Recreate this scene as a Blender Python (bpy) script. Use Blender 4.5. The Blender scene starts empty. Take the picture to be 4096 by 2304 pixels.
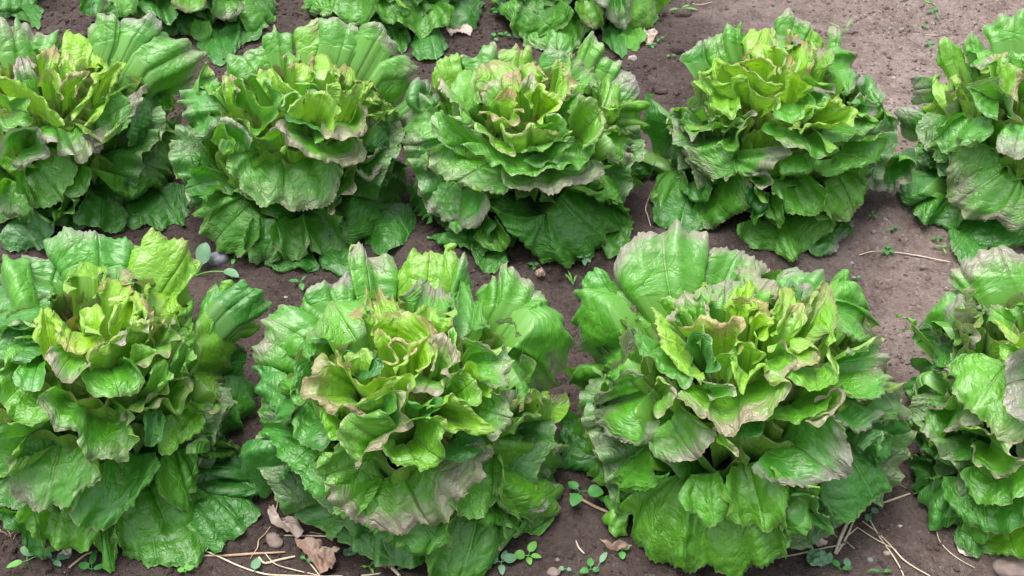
import bpy, math, re
import numpy as np
from mathutils import Vector
S = bpy.context.scene
COL = S.collection
# ------------------------------------------------------------------ camera
PITCH = math.radians(40.0)
F_PX = 4392.0                      # focal length in pixels of the 4096 px wide photograph
CAM = np.array([0.0, 0.0, 1.05])
cam_data = bpy.data.cameras.new('camera')
cam = bpy.data.objects.new('camera', cam_data)
COL.objects.link(cam)
cam.location = CAM
cam.rotation_euler = (math.pi / 2 - PITCH, 0, 0)
cam_data.sensor_width = 36.0
cam_data.lens = 36.0 * F_PX / 4096.0
cam_data.clip_start = 0.05
cam_data.clip_end = 500.0
cam_data.dof.use_dof = True
cam_data.dof.focus_distance = 1.30
cam_data.dof.aperture_fstop = 18.0
S.camera = cam
# ------------------------------------------------------------------ daylight, overcast
SUN_EL, SUN_AZ = math.radians(76), math.radians(-60)
world = bpy.data.worlds.new('World')
S.world = world
world.use_nodes = True
wn = world.node_tree
for n in list(wn.nodes):
    wn.nodes.remove(n)
sky = wn.nodes.new('ShaderNodeTexSky')
sky.sky_type = 'NISHITA'
sky.sun_disc = False
sky.sun_elevation = SUN_EL
sky.sun_rotation = SUN_AZ
sky.air_density = 1.0
sky.dust_density = 4.0
sky.ozone_density = 1.0
hs = wn.nodes.new('ShaderNodeHueSaturation')
hs.inputs['Saturation'].default_value = 0.36      # cloud cover: a nearly white sky
wbg = wn.nodes.new('ShaderNodeBackground')
wbg.inputs['Strength'].default_value = 0.130
wo = wn.nodes.new('ShaderNodeOutputWorld')
wn.links.new(sky.outputs[0], hs.inputs['Color'])
wn.links.new(hs.outputs[0], wbg.inputs[0])
wn.links.new(wbg.outputs[0], wo.inputs[0])
sun_data = bpy.data.lights.new('sun', 'SUN')
sun_data.energy = 1.5
sun_data.angle = math.radians(45)
sun_data.color = (1.0, 0.97, 0.93)
sun = bpy.data.objects.new('sun', sun_data)
COL.objects.link(sun)
sd = Vector((math.sin(SUN_AZ) * math.cos(SUN_EL), math.cos(SUN_AZ) * math.cos(SUN_EL), math.sin(SUN_EL)))
sun.rotation_euler = sd.to_track_quat('Z', 'Y').to_euler()
S.view_settings.view_transform = 'Standard'
S.view_settings.look = 'None'
S.view_settings.gamma = 1.0
S.view_settings.use_curve_mapping = False
S.view_settings.exposure = 1.66
S.cycles.max_bounces = 8
S.cycles.diffuse_bounces = 4
S.cycles.glossy_bounces = 3
S.cycles.transmission_bounces = 6

# ------------------------------------------------------------------ projection helpers
FWD = np.array([0.0, math.cos(PITCH), -math.sin(PITCH)])
UPV = np.array([0.0, math.sin(PITCH), math.cos(PITCH)])
RIGHT = np.array([1.0, 0.0, 0.0])

def ray(px, py):
    d = FWD + RIGHT * (px - 2048.0) / F_PX + UPV * (1152.0 - py) / F_PX
    return d / np.linalg.norm(d)

def on_plane(px, py, z=0.0):
    d = ray(px, py)
    t = (z - CAM[2]) / d[2]
    return CAM + d * t

# smooth value noise --------------------------------------------------
def _hash(ix, iy, seed):
    h = (ix.astype(np.int64) * 374761393 + iy.astype(np.int64) * 668265263 + seed * 974711) & 0x7fffffff
    h = (h ^ (h >> 13)) * 1274126177 & 0x7fffffff
    h = (h ^ (h >> 16)) & 0xffff
    return h / 65535.0

def vnoise(x, y, seed=0):
    ix = np.floor(x); iy = np.floor(y)
    fx = x - ix; fy = y - iy
    ux = fx * fx * (3 - 2 * fx); uy = fy * fy * (3 - 2 * fy)
    a = _hash(ix, iy, seed); b = _hash(ix + 1, iy, seed)
    c = _hash(ix, iy + 1, seed); d = _hash(ix + 1, iy + 1, seed)
    return (a * (1 - ux) + b * ux) * (1 - uy) + (c * (1 - ux) + d * ux) * uy - 0.5

def ground_z(x, y):
    x = np.asarray(x, float); y = np.asarray(y, float)
    z = 0.030 * vnoise(x * 4.1, y * 4.1, 1)
    z = z + 0.020 * vnoise(x * 11, y * 11, 2)
    z = z + 0.012 * vnoise(x * 27, y * 27, 3)
    cl = np.clip(vnoise(x * 5.3, y * 5.3, 9) + 0.42, 0.12, 1)
    z = z + cl * (0.0120 * vnoise(x * 50, y * 50, 4) + 0.0080 * vnoise(x * 110, y * 110, 5) + 0.004 * np.abs(vnoise(x * 215, y * 215, 6)))
    return z

def on_ground(px, py, lift=0.0):
    p = on_plane(px, py, 0.0)
    for _ in range(3):
        p = on_plane(px, py, float(ground_z(p[0], p[1])) + lift)
    return p

# ------------------------------------------------------------------ object helpers
def tag(o, label=None, cat=None, group=None, kind=None):
    if label: o['label'] = label
    if cat: o['category'] = cat
    if group: o['group'] = group
    if kind: o['kind'] = kind
    return o

def empty(name, loc):
    o = bpy.data.objects.new(name, None)
    o.empty_display_size = 0.05
    COL.objects.link(o)
    o.location = loc
    return o

def mesh_obj(name, verts, faces, mat, parent=None, smooth=True):
    """verts in world coordinates; faces is an (n,4) or (n,3) array"""
    verts = np.asarray(verts, float)
    org = np.array(parent.location) if parent is not None else verts.mean(0)
    if parent is not None and parent.parent is not None:
        org = org + np.array(parent.parent.location)
    loc = verts - org
    me = bpy.data.meshes.new(name)
    faces = np.asarray(faces, np.int32)
    k = faces.shape[1]
    me.vertices.add(len(loc)); me.vertices.foreach_set('co', loc.ravel())
    me.loops.add(faces.size); me.loops.foreach_set('vertex_index', faces.ravel())
    me.polygons.add(len(faces))
    me.polygons.foreach_set('loop_start', np.arange(len(faces), dtype=np.int32) * k)
    me.polygons.foreach_set('loop_total', np.full(len(faces), k, np.int32))
    me.update(calc_edges=True)
    me.polygons.foreach_set('use_smooth', np.full(len(faces), smooth))
    me.materials.append(mat)
    o = bpy.data.objects.new(name, me)
    COL.objects.link(o)
    if parent is None:
        o.location = org
    else:
        o.parent = parent
    return o

def add_uv(me, faces, name, uv):
    l = me.uv_layers.new(name=name)
    l.data.foreach_set('uv', uv[np.asarray(faces).ravel()].astype(np.float32).ravel())

# ------------------------------------------------------------------ node helpers
class NT:
    def __init__(self, name):
        self.m = bpy.data.materials.new(name)
        self.m.use_nodes = True
        self.t = self.m.node_tree
        for n in list(self.t.nodes): self.t.nodes.remove(n)
        self.out = self.t.nodes.new('ShaderNodeOutputMaterial')
    def n(self, typ, **kw):
        nd = self.t.nodes.new(typ)
        for k, v in kw.items(): setattr(nd, k, v)
        return nd
    def set(self, inp, v):
        if hasattr(v, 'is_linked') or isinstance(v, bpy.types.NodeSocket): self.t.links.new(v, inp)
        else:
            if isinstance(v, tuple) and len(v) == 3 and inp.type == 'RGBA': v = (*v, 1)
            inp.default_value = v
    def math(self, op, a, b=None, c=None, clamp=False):
        nd = self.n('ShaderNodeMath', operation=op, use_clamp=clamp)
        self.set(nd.inputs[0], a)
        if b is not None: self.set(nd.inputs[1], b)
        if c is not None: self.set(nd.inputs[2], c)
        return nd.outputs[0]
    def step(self, v, lo, hi, a=0.0, b=1.0):
        nd = self.n('ShaderNodeMapRange', interpolation_type='SMOOTHSTEP')
        self.set(nd.inputs['Value'], v)
        nd.inputs['From Min'].default_value = lo; nd.inputs['From Max'].default_value = hi
        nd.inputs['To Min'].default_value = a; nd.inputs['To Max'].default_value = b
        return nd.outputs[0]
    def mix(self, f, a, b, mode='MIX'):
        nd = self.n('ShaderNodeMix', data_type='RGBA', blend_type=mode)
        self.set(nd.inputs['Factor'], f)
        self.set(nd.inputs['A'] if False else nd.inputs[6], a)
        self.set(nd.inputs[7], b)
        return nd.outputs[2]
    def noise(self, vec, scale, detail=3.0, rough=0.5, dist=0.0):
        nd = self.n('ShaderNodeTexNoise')
        if vec is not None: self.set(nd.inputs['Vector'], vec)
        nd.inputs['Scale'].default_value = scale; nd.inputs['Detail'].default_value = detail
        nd.inputs['Roughness'].default_value = rough; nd.inputs['Distortion'].default_value = dist
        return nd.outputs['Fac']
    def bump(self, h, strength=1.0, distance=0.001, normal=None):
        nd = self.n('ShaderNodeBump')
        nd.inputs['Strength'].default_value = strength; nd.inputs['Distance'].default_value = distance
        self.set(nd.inputs['Height'], h)
        if normal is not None: self.set(nd.inputs['Normal'], normal)
        return nd.outputs[0]

# ------------------------------------------------------------------ materials
def leaf_material():
    N = NT('lettuce_leaf')
    fan = N.n('ShaderNodeUVMap', uv_map='fan').outputs[0]
    flat = N.n('ShaderNodeUVMap', uv_map='flat').outputs[0]
    tint = N.n('ShaderNodeVertexColor', layer_name='tint')
    sep = N.n('ShaderNodeSeparateColor'); N.t.links.new(tint.outputs['Color'], sep.inputs[0])
    lime, purp, dark = sep.outputs[0], sep.outputs[1], sep.outputs[2]
    fs = N.n('ShaderNodeSeparateXYZ'); N.t.links.new(fan, fs.inputs[0])
    s0, t = fs.outputs[0], fs.outputs[1]
    s = N.math('SUBTRACT', N.math('MULTIPLY', s0, 2.0), 1.0)
    sa = N.math('ABSOLUTE', s)
    oi = N.n('ShaderNodeObjectInfo').outputs['Random']
    # shift the pattern per leaf
    off = N.n('ShaderNodeCombineXYZ')
    N.set(off.inputs[0], 0.0); N.set(off.inputs[1], 0.0); N.set(off.inputs[2], N.math('MULTIPLY', oi, 37.0))
    vadd = N.n('ShaderNodeVectorMath', operation='ADD'); N.t.links.new(flat, vadd.inputs[0]); N.t.links.new(off.outputs[0], vadd.inputs[1])
    P = vadd.outputs[0]
    n_big = N.noise(P, 2.3, 3, 0.55)
    n_mid = N.noise(P, 7.0, 4, 0.6)
    n_fine = N.noise(P, 45.0, 3, 0.6)
    # --- veins: laterals arching away from a midrib
    wob = N.math('MULTIPLY', N.math('SUBTRACT', n_mid, 0.5), 1.3)
    side = N.math('MULTIPLY', N.math('SIGN', s), 0.23)
    ph = N.math('ADD', N.math('MULTIPLY', N.math('SUBTRACT', t, N.math('MULTIPLY', N.math('POWER', sa, 0.8), 0.85)), 7.0), N.math('ADD', wob, side))
    fr = N.math('ABSOLUTE', N.math('SUBTRACT', N.math('FRACT', ph), 0.5))
    herring = N.step(fr, 0.0, 0.055, 1.0, 0.0)
    # and a fan of veins spreading from the base, forking half way
    def fanv(k, lo, hi):
        f_ = N.math('ABSOLUTE', N.math('SUBTRACT', N.math('FRACT', N.math('ADD', N.math('MULTIPLY', s, k), N.math('MULTIPLY', wob, 0.55))), 0.5))
        w_ = N.math('DIVIDE', 0.012 * k, N.math('ADD', t, 0.15))
        v_ = N.math('SUBTRACT', 1.0, N.math('MINIMUM', N.math('DIVIDE', f_, w_), 1.0))
        return N.math('MULTIPLY', v_, N.step(t, lo, hi))
    lat = N.math('MAXIMUM', N.math('MULTIPLY', herring, 0.45), N.math('MAXIMUM', fanv(3.0, 0.02, 0.1), N.math('MULTIPLY', fanv(6.0, 0.35, 0.6), 0.6)))
    mid = N.step(N.math('ADD', sa, N.math('MULTIPLY', t, 0.0)), 0.006, 0.030, 1.0, 0.0)
    def vor(scale, feature='DISTANCE_TO_EDGE', src=P):
        wn_ = N.n('ShaderNodeTexNoise'); N.t.links.new(src, wn_.inputs['Vector']); wn_.inputs['Scale'].default_value = scale * 0.9
        vm = N.n('ShaderNodeVectorMath', operation='MULTIPLY_ADD')
        N.t.links.new(wn_.outputs['Color'], vm.inputs[0]); vm.inputs[1].default_value = (0.9 / scale,) * 3; N.t.links.new(src, vm.inputs[2])
        v = N.n('ShaderNodeTexVoronoi', feature=feature)
        N.t.links.new(vm.outputs[0], v.inputs['Vector']); v.inputs['Scale'].default_value = scale
        return v.outputs['Distance']
    # stretched along the leaf, like the puckers between the laterals
    st = N.n('ShaderNodeVectorMath', operation='MULTIPLY'); N.t.links.new(P, st.inputs[0]); st.inputs[1].default_value = (1.0, 0.8, 1.0)
    v1 = vor(7.0, src=st.outputs[0])
    v2 = vor(19.0)
    net1 = N.step(v1, 0.0, 0.055, 1.0, 0.0)
    net2 = N.step(v2, 0.0, 0.07, 1.0, 0.0)
    vein = N.math('MAXIMUM', N.math('MULTIPLY', lat, 0.75), N.math('MAXIMUM', mid, N.math('MAXIMUM', N.math('MULTIPLY', net1, 0.35), N.math('MULTIPLY', net2, 0.12))))
    # --- adaxial colour
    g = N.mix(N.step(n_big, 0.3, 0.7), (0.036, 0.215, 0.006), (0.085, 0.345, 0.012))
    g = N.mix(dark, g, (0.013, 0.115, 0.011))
    g = N.mix(lime, g, (0.205, 0.430, 0.003))
    g = N.mix(N.math('MULTIPLY', N.step(n_mid, 0.35, 0.75), 0.35), g, N.mix(lime, (0.060, 0.240, 0.020), (0.230, 0.440, 0.006)))
    # bronze purple blush, strongest towards the margin
    pm = N.math('ADD', N.math('MULTIPLY', t, 0.95), N.math('MULTIPLY', N.math('SUBTRACT', n_big, 0.5), 1.9))
    pm = N.math('ADD', pm, N.math('MULTIPLY', N.math('SUBTRACT', n_mid, 0.5), 0.35))
    pm = N.math('ADD', pm, N.math('MULTIPLY', purp, 0.66))
    pm = N.math('ADD', pm, N.math('MULTIPLY', N.math('SUBTRACT', vein, 0.25), 0.30))
    blush = N.math('MULTIPLY', N.step(pm, 0.76, 1.50), N.step(purp, 0.0, 0.6, 0.0, 0.76))
    bronze = N.mix(lime, (0.310, 0.222, 0.250), (0.340, 0.120, 0.035))  # blush pigment; the mauve is paled, with sky sheen painted into it
    ad = N.mix(blush, g, bronze)
    vcol = N.mix(blush, N.mix(lime, (0.080, 0.300, 0.040), (0.380, 0.620, 0.030)), (0.150, 0.060, 0.070))
    ad = N.mix(N.math('MULTIPLY', vein, 0.58), ad, vcol)
    # --- abaxial: paler, more yellow, prominent veins
    ab = N.mix(0.5, g, N.mix(dark, (0.190, 0.420, 0.020), (0.06, 0.24, 0.03)))
    ab = N.mix(N.math('MULTIPLY', blush, 0.5), ab, (0.30, 0.19, 0.10))
    ab = N.mix(N.math('MULTIPLY', vein, 0.6), ab, (0.36, 0.56, 0.10))
    geo = N.n('ShaderNodeNewGeometry')
    back = geo.outputs['Backfacing']
    col = N.mix(back, ad, ab)
    # freckles and the thin rusty margin
    fre = N.math('MULTIPLY', N.step(N.noise(P, 16.0, 2, 0.5), 0.69, 0.76), N.step(n_big, 0.45, 0.65, 0.0, 0.5))
    col = N.mix(fre, col, (0.36, 0.30, 0.24))
    edge = N.math('MULTIPLY', N.step(t, 0.972, 0.998), N.step(n_mid, 0.3, 0.6, 0.25, 0.8))
    col = N.mix(N.math('MULTIPLY', edge, N.math('SUBTRACT', 1.0, dark)), col, (0.36, 0.27, 0.15))
    # dried scar patches on a few leaves
    sc_ = N.math('MULTIPLY', N.math('MULTIPLY', N.step(N.noise(P, 6.0, 5, 0.7), 0.56, 0.60), N.step(n_fine, 0.35, 0.5)), N.math('MULTIPLY', tint.outputs['Alpha'], N.math('MULTIPLY', N.step(t, 0.45, 0.6), N.step(t, 0.96, 0.85))))
    col = N.mix(sc_, col, (0.52, 0.44, 0.42))
    # base of the leaf is pale
    col = N.mix(N.step(t, 0.0, 0.08, 0.25, 0.0), col, (0.24, 0.42, 0.10))
    # --- relief: puckers between the veins
    dome1 = N.math('POWER', N.math('MINIMUM', N.math('MULTIPLY', v1, 2.2), 1.0), 0.6)
    dome2 = N.math('POWER', N.math('MINIMUM', N.math('MULTIPLY', v2, 2.4), 1.0), 0.7)
    h = N.math('ADD', N.math('MULTIPLY', dome1, 1.0), N.math('MULTIPLY', dome2, 0.26))
    h = N.math('SUBTRACT', h, N.math('MULTIPLY', N.math('MAXIMUM', N.math('MULTIPLY', lat, 0.12), mid), 0.8))
    h = N.math('ADD', h, N.math('MULTIPLY', n_fine, 0.06))
    h = N.math('ADD', h, N.math('MULTIPLY', N.noise(P, 12.0, 2, 0.5), 1.3))
    bm = N.n('ShaderNodeBump'); bm.inputs['Distance'].default_value = 0.0022
    N.set(bm.inputs['Strength'], N.step(n_big, 0.3, 0.7, 0.35, 1.0)); N.set(bm.inputs['Height'], h)
    bs = N.n('ShaderNodeBsdfPrincipled')
    N.set(bs.inputs['Base Color'], col)
    N.set(bs.inputs['Roughness'], N.math('ADD', N.step(n_mid, 0.3, 0.7, 0.36, 0.52), N.math('MULTIPLY', back, 0.08)))
    bs.inputs['Specular IOR Level'].default_value = 0.75
    bs.inputs['Coat Weight'].default_value = 0.12
    bs.inputs['Coat Roughness'].default_value = 0.22
    bs.inputs['Sheen Weight'].default_value = 0.13
    bs.inputs['Sheen Roughness'].default_value = 0.35
    bs.inputs['Sheen Tint'].default_value = (0.92, 0.92, 1.0, 1)
    N.set(bs.inputs['Normal'], bm.outputs[0])
    tr = N.n('ShaderNodeBsdfTranslucent')
    N.set(tr.inputs['Color'], N.mix(0.45, col, N.mix(lime, (0.10, 0.40, 0.01), (0.30, 0.52, 0.01))))
    N.set(tr.inputs['Normal'], bm.outputs[0])
    mx = N.n('ShaderNodeMixShader'); mx.inputs[0].default_value = 0.34
    N.t.links.new(bs.outputs[0], mx.inputs[1]); N.t.links.new(tr.outputs[0], mx.inputs[2])
    N.t.links.new(mx.outputs[0], N.out.inputs[0])
    return N.m

def soil_material(clod=False):
    N = NT('soil_clods' if clod else 'soil')
    geo = N.n('ShaderNodeNewGeometry').outputs['Position']
    tc = geo
    a = N.noise(tc, 4.0, 5, 0.65); b = N.noise(tc, 22.0, 5, 0.65); c = N.noise(tc, 160.0, 4, 0.7)
    col = N.mix(N.step(a, 0.35, 0.65), (0.165, 0.120, 0.102), (0.235, 0.182, 0.160))
    col = N.mix(N.step(b, 0.42, 0.68), col, (0.115, 0.078, 0.066))
    col = N.mix(N.step(c, 0.35, 0.75, 0.0, 0.5), col, (0.300, 0.245, 0.225))
    # soil colour is darker towards the planted left side, paler to the right
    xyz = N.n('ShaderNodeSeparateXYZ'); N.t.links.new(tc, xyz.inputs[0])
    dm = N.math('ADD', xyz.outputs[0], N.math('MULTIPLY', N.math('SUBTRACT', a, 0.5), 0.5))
    left_dark = N.step(dm, 0.28, 0.80, 1.0, 0.0)
    LEFT_DARK = left_dark
    sp = N.n('ShaderNodeTexVoronoi'); N.t.links.new(tc, sp.inputs['Vector']); sp.inputs['Scale'].default_value = 240
    spc = N.n('ShaderNodeSeparateColor'); N.t.links.new(sp.outputs['Color'], spc.inputs[0])
    col = N.mix(N.math('MULTIPLY', N.step(spc.outputs[0], 0.90, 0.97), 0.35), col, (0.40, 0.35, 0.32))
    col = N.mix(N.math('MULTIPLY', N.step(spc.outputs[1], 0.88, 0.96), 0.35), col, (0.06, 0.045, 0.04))
    if clod:
        oi = N.n('ShaderNodeNewGeometry').outputs['Random Per Island']
        col = N.mix(N.math('MULTIPLY', N.step(oi, 0.80, 1.0), 0.6), col, (0.40, 0.34, 0.31))
        col = N.mix(N.math('MULTIPLY', N.step(oi, 0.3, 0.0), 0.4), col, (0.11, 0.08, 0.07))
    col = N.mix(N.math('MULTIPLY', left_dark, 0.85), col, (0.22, 0.195, 0.19), 'MULTIPLY')
    bs = N.n('ShaderNodeBsdfPrincipled')
    N.set(bs.inputs['Base Color'], col); bs.inputs['Roughness'].default_value = 0.95
    bs.inputs['Specular IOR Level'].default_value = 0.25
    h = N.math('ADD', N.math('MULTIPLY', c, 1.0), N.math('ADD', N.math('MULTIPLY', N.noise(tc, 420, 3, 0.7), 0.6), N.math('MULTIPLY', b, 2.0)))
    N.set(bs.inputs['Normal'], N.bump(h, 1.0, 0.007))
    N.t.links.new(bs.outputs[0], N.out.inputs[0])
    return N.m

def simple_material(name, c1, c2, scale=60.0, rough=0.7, transl=0.0, bump=0.0006, spec=0.4, stretch=None):
    N = NT(name)
    tc = N.n('ShaderNodeTexCoord').outputs['Object']
    if stretch:
        vm = N.n('ShaderNodeVectorMath', operation='MULTIPLY'); N.t.links.new(tc, vm.inputs[0]); vm.inputs[1].default_value = stretch; tc = vm.outputs[0]
    oi = N.n('ShaderNodeObjectInfo').outputs['Random']
    n1 = N.noise(tc, scale, 4, 0.6)
    n2 = N.noise(tc, scale * 4, 3, 0.6)
    f = N.math('ADD', N.step(n1, 0.35, 0.65, 0.0, 0.7), N.math('MULTIPLY', oi, 0.3))
    col = N.mix(f, c1, c2)
    bs = N.n('ShaderNodeBsdfPrincipled')
    N.set(bs.inputs['Base Color'], col); bs.inputs['Roughness'].default_value = rough
    bs.inputs['Specular IOR Level'].default_value = spec
    N.set(bs.inputs['Normal'], N.bump(N.math('ADD', n1, N.math('MULTIPLY', n2, 0.4)), 0.8, bump))
    if transl > 0:
        tr = N.n('ShaderNodeBsdfTranslucent'); N.set(tr.inputs['Color'], col)
        mx = N.n('ShaderNodeMixShader'); mx.inputs[0].default_value = transl
        N.t.links.new(bs.outputs[0], mx.inputs[1]); N.t.links.new(tr.outputs[0], mx.inputs[2])
        N.t.links.new(mx.outputs[0], N.out.inputs[0])
    else:
        N.t.links.new(bs.outputs[0], N.out.inputs[0])
    return N.m

M_LEAF = leaf_material()
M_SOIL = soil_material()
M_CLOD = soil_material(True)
M_STEM = simple_material('lettuce_stalk', (0.35, 0.45, 0.18), (0.25, 0.38, 0.12), 30, 0.5)
M_WEED = simple_material('weed_leaf', (0.035, 0.18, 0.03), (0.07, 0.25, 0.05), 40, 0.5, 0.3)
M_WEEDPALE = simple_material('weed_leaf_pale', (0.09, 0.22, 0.10), (0.15, 0.28, 0.16), 40, 0.5, 0.25)
M_GRASS = simple_material('grass_blade', (0.09, 0.30, 0.04), (0.15, 0.38, 0.07), 40, 0.5, 0.3)
M_STRAW = simple_material('straw', (0.36, 0.29, 0.20), (0.52, 0.45, 0.34), 50, 0.6, 0.0, 0.0004)
M_TWIG = simple_material('brown_twig', (0.24, 0.16, 0.10), (0.40, 0.30, 0.20), 50, 0.8)
M_DRY = simple_material('dry_leaf', (0.38, 0.28, 0.22), (0.20, 0.11, 0.07), 35, 0.75, 0.15, 0.0015)
M_DRYPALE = simple_material('dry_leaf_pale', (0.55, 0.46, 0.40), (0.38, 0.28, 0.22), 30, 0.7, 0.15, 0.0012)
M_STONE = simple_material('stone', (0.14, 0.10, 0.085), (0.22, 0.17, 0.15), 60, 0.85, 0.0, 0.002)
M_STONEGREY = simple_material('grey_stone', (0.13, 0.13, 0.15), (0.22, 0.21, 0.23), 60, 0.7, 0.0, 0.003)
M_STONEPALE = simple_material('pale_stone', (0.26, 0.21, 0.18), (0.36, 0.31, 0.27), 60, 0.8, 0.0, 0.001)

# ------------------------------------------------------------------ setting: the bed of soil
def grid_faces(nu, nv, off=0):
    i = np.arange(nu - 1)[:, None]; j = np.arange(nv - 1)[None, :]
    a = (i * nv + j).ravel() + off
    return np.stack([a, a + nv, a + nv + 1, a + 1], 1)

gx = np.linspace(-1.5, 1.6, 560); gy = np.linspace(0.30, 3.3, 560)
GX, GY = np.meshgrid(gx, gy, indexing='ij')
GZ = ground_z(GX, GY)
edge = np.minimum.reduce([GX + 1.5, 1.6 - GX, GY - 0.30, 3.3 - GY])
GZ = GZ * np.clip(edge / 0.1, 0, 1)
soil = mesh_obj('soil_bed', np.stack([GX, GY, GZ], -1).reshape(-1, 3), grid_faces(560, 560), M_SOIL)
tag(soil, 'purplish brown crumbly garden soil under the lettuces', kind='structure')
# the field beyond, a ring of ground sheets that reaches the horizon
fx = [-300, -1.5, 1.6, 300]; fy = [-300, 0.30, 3.3, 300]
fv = np.array([(x, y, 0.0) for x in fx for y in fy])
ff = [f for k, f in enumerate(grid_faces(4, 4)) if k != 4]
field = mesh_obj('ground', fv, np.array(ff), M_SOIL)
tag(field, 'bare brown field soil stretching beyond the bed', kind='structure')

# ------------------------------------------------------------------ the leaf builder
NEXP = 2.7
def dome_f(P, c, a, H):
    r = np.hypot(P[..., 0] - c[0], P[..., 1] - c[1])
    return (r / a) ** NEXP + (np.abs(P[..., 2] - c[2]) / H) ** NEXP

def hit(px, py, c, a, H, k):
    d = ray(px, py)
    tc = np.dot(c + np.array([0, 0, H * 0.4]) - CAM, d)
    ts = np.linspace(tc - 0.55, tc + 0.45, 500)
    P = CAM + ts[:, None] * d
    f = dome_f(P, c, a * k, H * k)
    ok = (f < 1) & (P[:, 2] > c[2] - 0.02)
    if ok.any():
        p = P[np.argmax(ok)]
    else:
        p = P[np.argmin(f + (P[:, 2] < c[2]) * 50)]
    # margins at the back of a head lean away over the soil behind it
    fm = float((f + (P[:, 2] < c[2]) * 50).min())
    wb = min(max((fm - 0.45) / 0.55, 0.0), 1.0)
    if p[1] > c[1]:
        p = p + d * 0.045 * wb
    else:
        wb = 0.0
    hit.wb = wb
    lim = float(ground_z(p[0], p[1])) + 0.006
    if p[2] < lim:
        t = (lim - CAM[2]) / d[2]
        p = CAM + d * t
    return p

def dome_normal(p, c, a, H):
    v = p - c
    r = math.hypot(v[0], v[1]) + 1e-6
    g = (r / a) ** (NEXP - 1) / a
    n = np.array([v[0] / r * g, v[1] / r * g, (max(v[2], 0.0) / H) ** (NEXP - 1) / H])
    return n / (np.linalg.norm(n) + 1e-9)

def catmull(P, n):
    P = np.asarray(P, float)
    Q = np.vstack([2 * P[0] - P[1], P, 2 * P[-1] - P[-2]])
    out = []
    m = 12
    u = np.linspace(0, 1, m, endpoint=False)[:, None]
    for i in range(len(P) - 1):
        a, b, c, d = Q[i], Q[i + 1], Q[i + 2], Q[i + 3]
        out.append(0.5 * ((2 * b) + (-a + c) * u + (2 * a - 5 * b + 4 * c - d) * u ** 2 + (-a + 3 * b - 3 * c + d) * u ** 3))
    out = np.vstack(out + [P[-1:]])
    L = np.concatenate([[0], np.cumsum(np.linalg.norm(np.diff(out, axis=0), axis=1))])
    tt = np.linspace(0, L[-1], n)
    return np.stack([np.interp(tt, L, out[:, k]) for k in range(3)], 1), L[-1]

def n1(x, seed):
    return vnoise(x, x * 0 + seed * 3.7 + 0.5, seed)

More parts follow.
